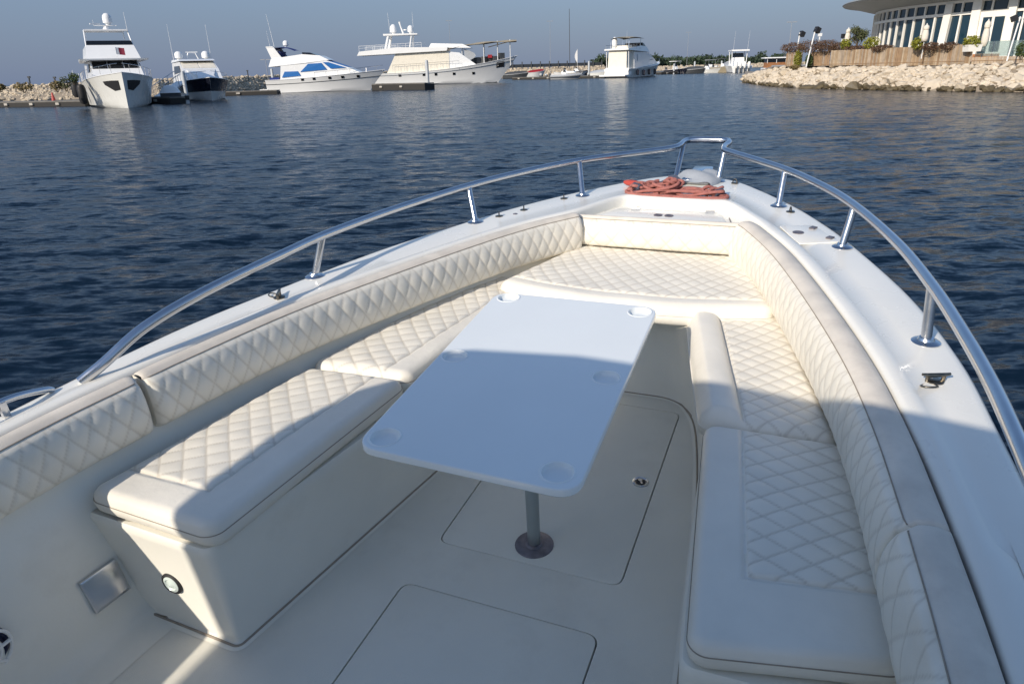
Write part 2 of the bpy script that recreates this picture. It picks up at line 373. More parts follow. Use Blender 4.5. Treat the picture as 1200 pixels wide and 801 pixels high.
# floor with openings for the two hatches
H1 = (1.752, 2.925, -.347, .355); H2 = (.62, 1.532, -.337, .372)
def plate_with_holes(outer, holes, z):
    bm = bmesh.new()
    for lp in [outer] + holes:
        vs = [bm.verts.new((p[0], p[1], z)) for p in lp]
        for i in range(len(vs)): bm.edges.new((vs[i - 1], vs[i]))
    bmesh.ops.triangle_fill(bm, use_beauty=True, edges=bm.edges[:])
    mb = MB(); bm.verts.index_update(); mb.add([v.co[:] for v in bm.verts], [[v.index for v in f.verts] for f in bm.faces]); bm.free(); return mb
holes = [rrect(h[0], h[1], h[2], h[3], .045) for h in (H1, H2)]
fl = plate_with_holes([(-2.6, -1.14), (3.3, -1.14), (3.3, 1.24), (-2.6, 1.24)], holes, 0.)
for h in holes:                                       # the sides of the openings
    n = len(h); fl.add([(p[0], p[1], 0) for p in h] + [(p[0], p[1], -.03) for p in h], [(i, (i + 1) % n, n + (i + 1) % n, n + i) for i in range(n)])
fl.build('cockpit_floor', 'sole', boat, 30)
for h, (gx, gy) in ((H1, (.0022, .0048)), (H2, (.0022, .0052))):
    MB().prism(rrect(h[0] - .01, h[1] + .01, h[2] - .01, h[3] + .01, .045), -.034, -.027).build('hatch_gutter', 'gap', boat)
    hl = MB().prism(rrect(h[0] + gx, h[1] - gx, h[2] + gy, h[3] - gy, .043), -.02, .0008, .003).build('hatch_lid', 'lid', boat)
    if h is H1:
        lt = MB().lathe([(.034, 0), (.034, .003), (.030, .005), (.024, .004), (.022, .001)], (2.34, -.285, .001), 24).build('latch_ring', 'steel', hl)
        MB().lathe([(.021, 0), (.020, .003)], (2.34, -.285, .001), 20).build('latch_cup', 'rubber', hl)
        b = MB(); b.box((2.34, -.285, .0065), (.034, .008, .003), .5); b.lathe([(.009, 0), (.009, .004)], (2.347, -.281, .005), 12); b.build('latch_handle', 'steel', hl)

# seat bases
def base_wall(outline, inner_back, zt, name, lean=.03):
    """upright moulded face along a plan line, top ledge running back to the hull side"""
    P = smooth_path(outline, 1) if False else [np.array(p) for p in outline]; rows = []
    for i, p in enumerate(P):
        a = P[max(0, i - 1)]; b = P[min(len(P) - 1, i + 1)]; t = nrm(b - a); n = np.array([t[1], -t[0]])
        row = [(*(p + n * .03), .0012), (*(p + n * .008), .004), (*p, .014), (*(p + n * lean * .85), zt - .04), (*(p + n * lean), zt - .012), (*(p + n * (lean - .008)), zt), (*inner_back(p), zt)]
        rows.append(row)
    return MB().grid(rows).build(name, 'liner', boat, 50)
pb = round_poly([(1.135, 1.30), (1.117, .741), (2.13, .575), (2.62, .49), (3.04, .40)], [.001, .014, .3, .3, .001], 6)[6:-6]
pb = [np.array((1.135, 1.30)), np.array((1.13, 1.1)), np.array((1.124, .92))] + pb + [np.array((2.8, .455)), np.array((3.06, .40))]
base_wall(pb, lambda p: (max(p[0], 1.25), 1.25 - .15 * max(0, p[0] - 1.2) - .08 * max(0, p[0] - 2) ** 2), .415, 'seat_base')
sb = smooth_path([(3.06, -.29), (2.99, -.36), (2.82, -.44), (2.44, -.51), (2.02, -.56), (1.70, -.585), (1.35, -.615)], 4) + round_poly([(1.35, -.615), (1.165, -.635), (1.18, -1.1)], [.001, .03, .001], 6)[7:14] + [np.array((1.17, -.8)), np.array((1.18, -1.05)), np.array((1.19, -1.2))]
base_wall(sb, lambda p: (max(p[0], 1.25), -1.08 + .12 * max(0, p[0] - 1.5)), .415, 'seat_base', .012)
for ln in (pb, sb):
    q = []
    for i in range(len(ln)):
        t = nrm(ln[min(len(ln) - 1, i + 1)] - ln[max(0, i - 1)]); q.append((ln[i][0] + t[1] * .012, ln[i][1] - t[0] * .012, .004))
    MB().tube(q, .0045, 5).build('caulk_line', 'seam', boat)
# bow platform: bulkhead facing aft with rounded corners, flat top under the bow cushion
bp_ = [np.array(p) for p in round_poly([(2.80, .56), (3.05, .42), (3.055, -.31), (2.78, -.50)], [.001, .10, .10, .001], 6)]
rows = []
for p in bp_: rows.append([(p[0] - .03, p[1], .0014), (p[0] - .008, p[1], .005), (p[0], p[1], .016), (p[0] - .06, p[1], .38), (p[0] - .085, p[1], .460), (p[0] - .07, p[1], .470), (p[0] + .25, p[1] * 1.2, .470), (3.75, p[1] * 1.1, .470)])
MB().grid(rows).build('bow_bulkhead', 'liner', boat, 50)
MB().tube([(p[0] - .012, p[1], .004) for p in bp_[2:-2]], .0045, 5).build('caulk_line', 'seam', boat)
# anchor-locker well in the foredeck
well = [(p[0], p[1]) for p in INN if p[0] > 3.66]
wb_ = MB(); n = len(well); zw = .695
wb_.add([(*p, ZG - .048) for p in well] + [(p[0] - .012, p[1] * .985, zw) for p in well], [(i, i + 1, n + i + 1, n + i) for i in range(n - 1)])
wb_.add([(p[0] - .012, p[1] * .985, zw) for p in well], [tuple(range(n))]); wb_.add([(3.66, .40, zw), (3.66, -.53, zw), (3.66, -.53, .44), (3.66, .40, .44)], [(0, 1, 2, 3)])
wb_.build('locker_well', 'gel', boat, 40)
ll = MB().prism(round_poly([(3.70, -.42), (3.925, -.35), (3.925, .20), (3.70, .31)], .03), zw + .001, zw + .014, .004).build('locker_lid', 'gel', boat)
for y in (.12, -.30): MB().box((3.93, y, zw + .016), (.022, .05, .008)).build('lid_hinge', 'steel', ll)
for y in (-.035, -.095): MB().lathe([(.024, 0), (.024, .004), (.017, .006), (.010, .003)], (3.80, y, zw + .014), 18).build('lid_latch', 'flange', ll)
for y0, y1 in ((.36, .25), (-.36, -.30), (-.42, -.36)): MB().tube([(3.70, y0, zw + .004), (3.80, y1, zw + .004)] if y0 > 0 else [(3.72, y0 - .02, zw + .004), (3.86, y0 + .01, zw + .004)], .003, 5).build('lid_seam', 'flange', boat)
# small lid let into the starboard deck
dl = MB().prism(round_poly([(3.33, -.775), (3.60, -.675), (3.645, -.83), (3.40, -.945)][::-1], .012), ZG + .002, ZG + .009, .002).build('deck_lid', 'gel', boat)
MB().lathe([(.026, 0), (.026, .003), (.018, .005), (.012, .003)], (3.50, -.765, ZG + .009), 18).build('lid_latch', 'flange', dl)
for x, y in ((3.585, -.83), (3.44, -.905)): MB().box((x, y, ZG + .012), (.034, .026, .008), -.5).build('lid_hinge', 'flange', dl)

# bow rail: one bent tube, stanchions on round foot plates
RZ = .92
rp = [(1.325, 1.385, ZG + .008), (1.40, 1.345, .79), (1.55, 1.30, .86), (1.78, 1.245, .905), (2.187, 1.207, RZ), (2.508, 1.186, RZ), (2.971, 1.085, RZ), (3.519, .905, RZ), (3.932, .690, RZ), (4.230, .470, RZ), (4.482, .190, RZ),
      (4.62, .050, RZ), (4.70, .012, RZ + .004), (4.80, .0, RZ + .01), (4.85, -.03, RZ + .012), (4.865, -.145, RZ + .013), (4.855, -.255, RZ + .012), (4.80, -.285, RZ + .01), (4.70, -.27, RZ + .004), (4.60, -.282, RZ), (4.50, -.35, RZ),
      (4.121, -.640, RZ), (3.790, -.825, RZ), (3.433, -.970, RZ), (2.891, -1.110, RZ), (2.434, -1.182, RZ), (2.065, -1.218, RZ), (1.802, -1.235, RZ), (1.565, -1.240, RZ), (1.2, -1.245, RZ - .01), (.8, -1.255, RZ - .04), (.5, -1.262, RZ - .11), (.38, -1.265, ZG + .008)]
rail = MB().tube(smooth_path(rp, 7), .0188, 16).build('bow_rail', 'steel', boat, 60)
def rail_at(x, s):
    best = min((q for q in smooth_path(rp, 12) if (q[1] > -.14) == (s > 0)), key=lambda q: abs(q[0] - x)); return best
for bx_, by_, tx in ((2.401, 1.235, 2.45), (3.357, .875, 3.45), (4.017, .465, 4.16), (4.527, .0, 4.61), (2.389, -1.190, 2.43), (3.34, -.955, 3.41), (3.991, -.65, 4.10), (4.514, -.265, 4.60)):
    t = np.array(rail_at(tx, by_ + .14)) if tx != 4.61 else np.array((4.79, .0, RZ + .009))
    st = MB().tube([(bx_, by_, ZG + .003), (*((np.array((bx_, by_)) * .5 + t[:2] * .5)), (ZG + t[2]) / 2), (t[0], t[1], t[2] - .004)], .0165, 14).build('stanchion', 'steel', rail, 60)
    MB().lathe([(.044, 0), (.044, .003), (.038, .007), (.026, .010), (.022, .018)], (bx_, by_, ZG + .002), 24).build('stanchion_foot', 'steel', rail)
# deck fittings
def popup_cleat(x, y, rz):
    m = Matrix.Rotation(rz, 4, 'Z'); c = MB()
    def P(a, b, z): q = m @ Vector((a, b, 0)); return (x + q.x, y + q.y, ZG + z)
    c.lathe([(.024, 0), (.024, .004), (.018, .007)], (x, y, ZG + .003), 18)
    for s in (-.022, .022): c.tube([P(s, 0, .004), P(s * 1.05, 0, .022)], .006, 8)
    c.tube([P(-.040, 0, .028), P(-.02, 0, .025), P(.02, 0, .025), P(.040, 0, .028)], [.004, .0065, .0065, .004], 8)
    c.build('folding_cleat', 'bronze', boat)
    MB().tube([P(.03 + .022 * math.cos(a), .030 + .018 * math.sin(a), .006 + .006 * math.sin(a)) for a in np.linspace(0, 2 * math.pi, 14)[:-1]], .0028, 6, closed=True).build('cleat_ring', 'bronze', boat)
popup_cleat(2.14, 1.225, .5); popup_cleat(2.11, -1.185, 1.9)
def deck_eye(x, y, rz):
    m = Matrix.Rotation(rz, 4, 'Z'); c = MB(); c.lathe([(.022, 0), (.022, .003), (.015, .005)], (x, y, ZG + .003), 16)
    c.tube([(x + .014 * math.cos(a) * math.cos(rz), y + .014 * math.cos(a) * math.sin(rz), ZG + .008 + .022 * math.sin(a)) for a in np.linspace(0, math.pi, 9)], .0035, 6)
    c.build('deck_eye', 'bronze', boat)
for x, y, a in ((3.49, .79, .4), (3.64, .70, .4), (3.93, .555, .3), (3.885, -.715, .3), (4.48, -.37, 1.2)): deck_eye(x, y, a)
MB().lathe([(.013, 0), (.012, .004)], (3.545, .715, ZG + .004), 14).build('deck_plug', 'flange', boat)
# low mooring cleat with a long bar at the port quarter
c = MB(); pts = [(.75, 1.425, ZG + .006), (.80, 1.425, ZG + .04), (.95, 1.428, ZG + .052), (1.12, 1.432, ZG + .048), (1.235, 1.435, ZG + .018), (1.26, 1.435, ZG + .004)]
c.tube(smooth_path(pts, 5), .011, 10); c.build('grab_bar', 'steel', boat, 60)
for x in (1.10, .93): MB().tube([(x, 1.43, ZG + .002), (x, 1.43, ZG + .05)], .013, 10).build('grab_bar_leg', 'steel', boat)
# steel vent plate, round lamp and speaker low on the port side
def on_wall(x, z):
    # the port liner's slope between z .2 and .45
    k = np.interp(x, [1.02, 1.6], [1.328, 1.243]) if x > 1.02 else np.interp(x, [.3, 1.02], [1.352, 1.328])
    return k + np.interp(z, [.02, .07, .20, .45, .53, .68], [-.185, -.165, -.145, -.09, -.055, .004])
w = MB(); zc, xc = .185, 1.04
q = [(x, on_wall(x, z) - o, z) for o in (.0, .012, .016) for x, z in ((xc - .06 + (.01 if o > .013 else 0), zc - .06 + (.01 if o > .013 else 0)), (xc + .06 - (.01 if o > .013 else 0), zc - .06 + (.01 if o > .013 else 0)), (xc + .06 - (.01 if o > .013 else 0), zc + .06 - (.01 if o > .013 else 0)), (xc - .06 + (.01 if o > .013 else 0), zc + .06 - (.01 if o > .013 else 0)))]
w.add(q, [(0, 1, 5, 4), (1, 2, 6, 5), (2, 3, 7, 6), (3, 0, 4, 7), (4, 5, 9, 8), (5, 6, 10, 9), (6, 7, 11, 10), (7, 4, 8, 11), (8, 9, 10, 11)])
w.build('vent_plate', 'steel', boat, 20)
lm = Matrix.Rotation(R(-90), 4, 'Y')
lo = MB().lathe([(.040, 0), (.040, .008), (.034, .012), (.031, .010)], (1.112, .945, .205), 28, lm).build('lamp_ring', 'rubber', boat)
MB().lathe([(.031, 0), (.030, .011), (.022, .014), (.018, .010), (.010, .012), (.004, .016)], (1.112, .945, .205), 28, lm).build('lamp_lens', 'lens', lo)
sm = Matrix.Rotation(R(90 + 12), 4, 'X')
so = MB().lathe([(.095, 0), (.095, .012), (.082, .018), (.078, .008), (.03, .004), (.028, .014), (.01, .018)], (.668, on_wall(.668, .25), .25), 28, sm).build('speaker_cone', 'navy', boat)
sp = MB()
for k in range(8):
    a = k * math.pi / 4; c0 = Vector((.668, on_wall(.668, .25), .25)); d0 = sm @ Vector((.03 * math.cos(a), .03 * math.sin(a), .022)); d1 = sm @ Vector((.09 * math.cos(a), .09 * math.sin(a), .022)); sp.tube([c0 + d0, c0 + d1], .006, 6)
for rr in (.035, .062, .092): sp.tube([Vector((.668, on_wall(.668, .25), .25)) + sm @ Vector((rr * math.cos(a), rr * math.sin(a), .022)) for a in np.linspace(0, 2 * math.pi, 25)[:-1]], .005, 6, closed=True)
sp.build('speaker_grille', 'post', so)
# anchor roller under a grey cover on the stem, console and out-of-view hard top behind the helm
a = MB(); a.prism(round_poly([(4.40, -.23), (4.80, -.20), (4.80, -.08), (4.40, -.05)], .02), ZG + .002, ZG + .035, .008); a.build('bow_roller_plate', 'steel', boat)
rows = []
for i in range(15):
    u = i / 14; x = 4.36 + .40 * u; wd = .05 + .075 * math.sin(math.pi * min(1, u * .85 + .15)); rows.append([(x, -.145 + wd * math.cos(a_) * 1.15, ZG + .004 + (.05 + .012 * math.sin(9 * u + 3 * a_)) * math.sin(math.pi * min(1, .2 + u * .7)) * max(0, math.sin(a_)) ** .6) for a_ in np.linspace(0, math.pi, 15)])
MB().grid(rows).build('anchor_cover', 'cover', boat, 80)
an = MB(); an.tube([(4.45, -.02, ZG + .03), (4.30, .05, ZG + .028), (4.22, .12, ZG + .02)], .014, 8); an.box((4.36, -.02, ZG + .035), (.12, .05, .04), .4); an.build('windlass', 'flange', boat)
TT = [(-3.2, 1.98), (-3.2, -1.15), (-.40, -1.10), (-.20, -.95), (-.10, -.60), (-.03, -.20), (.02, .20), (.03, .65), (-.03, 1.03), (-.16, 1.30), (-.30, 1.48), (-.41, 1.57), (-.64, 1.64), (-.96, 1.67), (-1.25, 1.675), (-1.58, 1.80), (-1.9, 1.92)]  # lopsided outline, shaped to throw the shadow edge over seats and table
MB().prism(TT, 2.0, 2.06, .01).build('hard_top', 'gel', boat)
for x in (-.75, -2.3):
    for y in (-.62, .72): MB().tube([(x - .1, y, 0), (x, y, 2.01)], .024, 10).build('top_leg', 'steel', boat)
MB().prism(rrect(-2.2, -.75, -.48, .48, .12), 0, 1.05, .03).build('console', 'gel', boat)
MB().prism(rrect(-1.1, -.80, -.44, .44, .05), 1.05, 1.35, .02).build('console_screen', 'dkglass', boat)

# ------------------------------------------------------------------ cushions
def pillow(u, v, w, h, amp, power=.36):
    a = u / w + v / h; b = u / w - v / h
    p = np.abs(np.sin(math.pi * a)) * np.abs(np.sin(math.pi * b)); return amp * np.power(p, power)
def thread(u, v, w, h, width=.0034):
    a = u / w + v / h; b = u / w - v / h; g = math.hypot(1 / w, 1 / h)
    d = np.minimum(np.abs(a - np.round(a)), np.abs(b - np.round(b))) / g; return np.exp(-(d / width) ** 2)
def set_stitch(o, vals):
    at_ = o.data.attributes.new('stitch', 'FLOAT', 'POINT'); at_.data.foreach_set('value', np.asarray(vals, np.float32))
def seat_cushion(name, label, quad, z0, z1, quilt, R_=.05, edge=.035, dia=(.095, .125), amp=.0056, bow=(0, 0, 0, 0), roll=None, step=.0062, crown=.006):
    """quad p00 p10 p11 p01 (u from p00 to p10, v from p00 to p01); quilt = insets of the quilted field (u0,u1,v0,v1) in metres"""
    p00, p10, p11, p01 = [np.array(p, float) for p in quad]
    W = .5 * (np.linalg.norm(p10 - p00) + np.linalg.norm(p11 - p01)); H = .5 * (np.linalg.norm(p01 - p00) + np.linalg.norm(p11 - p10))
    nu, nv = int(W / step) + 1, int(H / step) + 1
    U, V = np.meshgrid(np.linspace(0, W, nu), np.linspace(0, H, nv), indexing='ij')
    def mapxy(U, V):
        u, v = (U / W)[..., None], (V / H)[..., None]
        P = (1 - u) * (1 - v) * p00 + u * (1 - v) * p10 + u * v * p11 + (1 - u) * v * p01
        du = nrm(p10 - p00 + p11 - p01); dv = nrm(p01 - p00 + p11 - p10)
        P = P - du * bow[0] * (1 - u) * (1 - (2 * v - 1) ** 2) + du * bow[1] * u * (1 - (2 * v - 1) ** 2) - dv * bow[2] * (1 - v) * (1 - (2 * u - 1) ** 2) + dv * bow[3] * v * (1 - (2 * u - 1) ** 2)
        return P
    # snap the corners to a rounded outline
    cxn = np.clip(U, R_, W - R_); cyn = np.clip(V, R_, H - R_); dx, dy = U - cxn, V - cyn; dd = np.hypot(dx, dy)
    k = np.where(dd > R_, R_ / np.maximum(dd, 1e-9), 1.0); U2, V2 = cxn + dx * k, cyn + dy * k
    inside = np.minimum.reduce([U2, W - U2, V2, H - V2]); corner = (np.abs(dx) > 1e-9) & (np.abs(dy) > 1e-9)
    sd = np.where(corner, R_ - np.hypot(U2 - cxn, V2 - cyn), inside)
    t = np.clip(sd / edge, 0, 1); Z = z1 - edge + edge * np.sqrt(np.maximum(0, 1 - (1 - t) ** 2))
    Z += crown * np.sin(math.pi * np.clip(U / W, 0, 1)) * np.sin(math.pi * np.clip(V / H, 0, 1))
    q0, q1, r0, r1 = quilt; inq = (U2 >= q0) & (U2 <= W - q1) & (V2 >= r0) & (V2 <= H - r1)
    dq = np.minimum.reduce([U2 - q0, W - q1 - U2, V2 - r0, H - r1 - V2])
    wob = np.array([[noise.noise((a * 5, b * 5, z0 * 9)) for b in V[0]] for a in U[:, 0]])
    qa = pillow(U2 + .007 * wob, V2 + .006 * wob, dia[0], dia[1], amp) * np.clip(sd / edge, 0, 1) * (.8 + .5 * wob)
    Z += np.where(inq, qa - amp * .3, 0)
    Z -= .0075 * np.exp(-(dq / .007) ** 2) * (sd > edge * .6)               # seam round the quilted field
    Z += .004 * wob * t
    if roll is not None:                                                   # a thicker roll along one border
        side, wd, hh = roll; dist = {'v0': V2, 'v1': H - V2, 'u0': U2, 'u1': W - U2}[side]
        Z += hh * np.sqrt(np.maximum(0, 1 - (np.clip(dist / wd, 0, 1) * 2 - 1) ** 2)) * (dist < wd) * t
    P = mapxy(U2, V2); A = np.concatenate([P, Z[..., None]], -1)
    base = (*(p00 + p10 + p11 + p01) / 4, z0)
    o = boat_thing(name, base, label, 'seat cushion', 'quilted bow seat cushions')
    idx = np.arange(nu * nv).reshape(nu, nv); fq = []; fb = []
    inc = inq[:-1, :-1] & inq[1:, :-1] & inq[1:, 1:] & inq[:-1, 1:]
    quad_i = np.stack([idx[:-1, :-1], idx[1:, :-1], idx[1:, 1:], idx[:-1, 1:]], -1)
    def part(fs, nm, mt, extra=None):
        used, inv = np.unique(fs, return_inverse=True); b = MB(); b.add(A.reshape(-1, 3)[used], inv.reshape(-1, 4).tolist())
        if extra: extra(b)
        return b.build(nm, mt, o, 75, fixn=False)
    qp = part(quad_i[inc], 'quilted_panel', 'vinyl')
    set_stitch(qp, np.maximum(thread(U2 + .007 * wob, V2 + .006 * wob, dia[0], dia[1]), .8 * np.exp(-(dq / .005) ** 2) * (sd > edge * .6)).ravel()[np.unique(quad_i[inc])])
    # outline for the side walls
    ring = []
    for c_, a0 in (((R_, R_), 180), ((W - R_, R_), 270), ((W - R_, H - R_), 0), ((R_, H - R_), 90)):
        for j in range(9): an_ = R(a0 + 90 * j / 8); ring.append((c_[0] + R_ * math.cos(an_), c_[1] + R_ * math.sin(an_)))
    dense = []
    for i in range(len(ring)):
        a_, b_ = np.array(ring[i]), np.array(ring[(i + 1) % len(ring)]); m_ = max(1, int(np.linalg.norm(b_ - a_) / .03))
        for j in range(m_): dense.append(a_ + (b_ - a_) * j / m_)
    ringxy = mapxy(np.array([p[0] for p in dense]), np.array([p[1] for p in dense])); n = len(ringxy)
    ctr = ringxy.mean(0)
    def wall(b):
        zs = [(0, z1 - edge), (.004, (z0 + z1) / 2), (-.001, z0 + .018), (-.012, z0 + .004), (-.03, z0)]
        V_ = []
        for off, z in zs:
            for p in ringxy: d_ = nrm(p - ctr); V_.append((*(p + d_ * off), z))
        b.add(V_, [(i * n + k, i * n + (k + 1) % n, (i + 1) * n + (k + 1) % n, (i + 1) * n + k) for i in range(len(zs) - 1) for k in range(n)])
    part(quad_i[~inc], 'vinyl_border', 'vinylb', wall)
    MB().tube([(*(p + nrm(p - ctr) * .0015), z1 - edge - .002) for p in ringxy], .0017, 5, closed=True).build('stitched_seam', 'seam', o)
    # the seam's thread sunk round the quilted field
    return o
SZ0, SZ1 = .418, .508
seat_cushion('seat_cushion', 'long aft port cushion on the bench with the round lamp in its end', [(1.09, .685), (2.05, .595), (2.03, 1.035), (1.11, 1.215)], SZ0, SZ1, (.135, .0, .135, .0), R_=.05, edge=.038, dia=(.092, .098))
seat_cushion('seat_cushion', 'sunlit port cushion between the table and the bow cushion', [(2.057, .59), (3.10, .45), (3.25, .755), (2.037, 1.05)], SZ0, SZ1 + .008, (.0, .0, .10, .0), R_=.045, edge=.04, dia=(.092, .098))
seat_cushion('seat_cushion', 'wide quilted cushion across the bow with a curved front roll', [(2.99, .61), (2.985, -.725), (3.66, -.515), (3.655, .375)], .462, .566, (.0, .0, .09, .0), R_=.05, edge=.05, dia=(.078, .085), amp=.0052, bow=(0, 0, .11, 0))
seat_cushion('seat_cushion', 'sunlit starboard cushion with a thick smooth roll along its inner edge', [(2.095, -.525), (2.095, -.975), (3.13, -.735), (2.99, -.335)], SZ0, SZ1, (.145, .0, .0, .0), R_=.05, edge=.045, dia=(.088, .075), amp=.0062, roll=('u0', .14, .032))
seat_cushion('seat_cushion', 'shaded aft starboard cushion with wide smooth borders beside the helm', [(1.145, -.640), (1.245, -1.10), (2.085, -.985), (2.085, -.545)], SZ0, SZ1 - .006, (.125, .0, .215, .0), R_=.05, edge=.03, dia=(.115, .082), amp=.007)

def bolster(label, path, zt, zb, strip, bulge=.035, dia=(.074, .13), amp=.0064, step=.0062, side=1, pinch=.03):
    """coaming pad: path is the line where it meets the gunwale lip; side = +1 when the cockpit lies to the right of the path"""
    P, L = resample(smooth_path(path, 8), step); n = len(P); T = np.gradient(P, axis=0); T /= np.linalg.norm(T, axis=1)[:, None]
    N = np.stack([T[:, 1], -T[:, 0]], 1) * side
    prof_top = [(.0, zt - .010), (.004, zt - .002), (strip * .3, zt + .007), (strip * .55, zt + .009), (strip * .8, zt + .006), (strip, zt - .004)]
    h = zt - zb; m = int(h / step) + 4
    tt = np.linspace(0, 1, m); fd = strip + .004 + bulge * np.sin(math.pi * np.clip(tt * .92 + .05, 0, 1)) ** .75 - .035 * np.clip((tt - .86) / .14, 0, 1) ** 2 - .010 * np.clip((.06 - tt) / .06, 0, 1); fz = zt - .008 - (h - .008) * tt
    end = np.minimum(L, L[-1] - L); pin = np.sqrt(np.clip(1 - (1 - np.clip(end / pinch, 0, 1)) ** 2, 0, 1))
    Lg, Tg = np.meshgrid(L, tt * h, indexing='ij')
    wob = np.array([[noise.noise((a * 4, b * 4, side * 3.)) for b in tt * h] for a in L])
    qa = pillow(Lg + .006 * wob, Tg + .01, dia[0], dia[1], amp) * np.clip(end / pinch, 0, 1)[:, None] * (lambda e: e * e * (3 - 2 * e))(np.clip(np.minimum(tt * h, h - tt * h) / .045, .0, 1))[None, :] * (.8 + .6 * wob)
    D = strip * .5 + (fd[None, :] - strip * .5) * (.55 + .45 * pin[:, None]) + qa
    zc = (zt + zb) / 2; Zf = zc + (fz[None, :] - zc) * (.93 + .07 * pin[:, None]) + 0 * Lg
    face = np.concatenate([P[:, None, :] + N[:, None, :] * D[..., None], Zf[..., None]], -1)
    base = (*P.mean(0), zb); o = boat_thing('bolster_cushion', base, label, 'bolster cushion', 'padded bolsters round the bow cockpit')
    # weathered top strip joins the face's upper edge
    top = []
    for i in range(n):
        row = [(*(P[i] + N[i] * d), zc + (z - zc) * (.93 + .07 * pin[i])) for d, z in prof_top[:-1]] + [tuple(face[i, 0])]; top.append(row)
    MB().grid(top).build('top_strip', 'strip', o, 60)
    b = MB().grid(face)
    for e in (0, n - 1):
        ring_ = [tuple(p) for p in face[e]] + [(*(P[e] + N[e] * .002), zb), (*(P[e] + N[e] * .002), zt - .006)]
        b.add(ring_, [tuple(range(len(ring_)))])
    b.add([tuple(q) for q in face[:, -1]] + [(*(P[i] + N[i] * .0), zb + .0) for i in range(n)], [(i, i + 1, n + i + 1, n + i) for i in range(n - 1)])
    fo = b.build('quilted_face', 'vinyl', o, 75); sv = np.zeros(len(fo.data.vertices)); th_ = thread(Lg + .006 * wob, Tg + .01, dia[0], dia[1]).ravel() * .8; sv[:len(th_)] = th_; set_stitch(fo, sv)
    MB().tube([(*(p[:2]), p[2] + .002) for p in face[::3, 0]], .0018, 5).build('stitched_seam', 'seam', o)
    return o
portp = [(-.9, 1.355), (.3, 1.346), (1.02, 1.322), (1.405, 1.272)]
bolster('aft port bolster, dim and quilted, above the steel vent plate', portp, ZG + .008, .54, .072, bulge=.026, side=1)
bolster('long port bolster running from the vertical gap to the bow cushion', [(1.425, 1.268), (1.60, 1.237), (2.05, 1.134), (2.543, .959), (3.074, .739), (3.40, .570), (3.635, .402)], ZG + .008, .54, .07, bulge=.026, side=1)
bolster('short bolster across the bow in front of the locker lid', [(3.664, .375), (3.666, .1), (3.668, -.2), (3.668, -.505)], ZG - .012, .56, .04, side=1, dia=(.10, .12), amp=.007, bulge=.03)
bolster('sunlit forward starboard bolster beside the thick-rolled cushion', [(3.655, -.545), (3.55, -.604), (3.2, -.749), (2.7, -.899), (2.2, -1.024), (1.8, -1.094), (1.4135, -1.139)], ZG + .008, .505, .085, side=1, pinch=.015, dia=(.07, .15), amp=.0048)
bolster('shaded aft starboard bolster at the near edge of the deck', [(1.412, -1.140), (1.05, -1.169), (.5, -1.194), (-.9, -1.21)], ZG + .008, .505, .085, side=1, pinch=.015, dia=(.10, .15), amp=.0052)

# ------------------------------------------------------------------ table
TZ = .69
tb = boat_thing('cockpit_table', (1.90, .03, 0), 'white rectangular table on a grey pole in the middle of the boat', 'table')
tc4 = [(1.345, -.325), (2.572, -.285), (2.562, .408), (1.358, .345)]
tt_ = [tuple(p) for p in round_poly(tc4, .075, 7)]
cups = [(2.51, .335), (2.505, -.225), (1.955, .315), (1.955, -.238), (1.425, .280), (1.420, -.250)]
bm_ = plate_with_holes(tt_ and [np.array(p) for p in MB().prism(tt_, 0, 1, .008).v and [(v[0], v[1]) for v in MB().prism(tt_, 0, 1, .006).v[-len(tt_):]]], [[(c_[0] + .043 * math.cos(a_), c_[1] + .043 * math.sin(a_)) for a_ in np.linspace(0, 2 * math.pi, 33)[:-1]] for c_ in cups], TZ)
edge_ = MB().prism(tt_, TZ - .028, TZ, .006); nb = len(tt_); edge_.f = edge_.f[:-1]
bm_.add(edge_.v, edge_.f)
tabletop = bm_.build('tabletop', 'table', tb, 40)
for c_ in cups:
    n = 32; prof = [(.0432, .0), (.0425, -.003), (.041, -.009), (.037, -.0135), (.028, -.0150), (.0, -.0153)]; V_ = []
    for r_, z in prof[:-1]:
        for k in range(n): a_ = 2 * math.pi * k / n; V_.append((c_[0] + r_ * math.cos(a_), c_[1] + r_ * math.sin(a_), TZ + z))
    V_.append((c_[0], c_[1], TZ - .0153)); fs = [(i * n + k, i * n + (k + 1) % n, (i + 1) * n + (k + 1) % n, (i + 1) * n + k) for i in range(len(prof) - 2) for k in range(n)] + [((len(prof) - 2) * n + k, (len(prof) - 2) * n + (k + 1) % n, len(V_) - 1) for k in range(n)]
    ch = MB().add(V_, fs).build('cup_holder', 'table', tabletop, 60, base=BASE[tb.name])
    MB().lathe([(.0425, -.001), (.0435, .0022), (.047, .0030), (.0505, .0022), (.052, .0004)], (c_[0], c_[1], TZ), 32).f
    rim = MB(); 
    for i, (r_, z) in enumerate([(.0430, .0), (.0442, .0016), (.0466, .0022), (.0490, .0016), (.0512, .0001)]):
        for k in range(n): a_ = 2 * math.pi * k / n; rim.v.append((c_[0] + r_ * math.cos(a_), c_[1] + r_ * math.sin(a_), TZ + z))
    rim.f = [(i * n + k, i * n + (k + 1) % n, (i + 1) * n + (k + 1) % n, (i + 1) * n + k) for i in range(4) for k in range(n)]
    rim.build('cup_rim', 'table', tabletop, 60, base=BASE[tb.name])
MB().lathe([(.024, .004), (.024, TZ - .028)], (1.852, .003, 0), 24).build('pole', 'alu', tb)
MB().lathe([(.072, .001), (.072, .004), (.066, .008), (.036, .010), (.030, .016), (.026, .017)], (1.852, .003, 0), 32).build('floor_flange', 'flange', tb)
MB().lathe([(.075, TZ - .05), (.075, TZ - .0285)], (1.852, .003, 0), 24).build('top_flange', 'flange', tb)

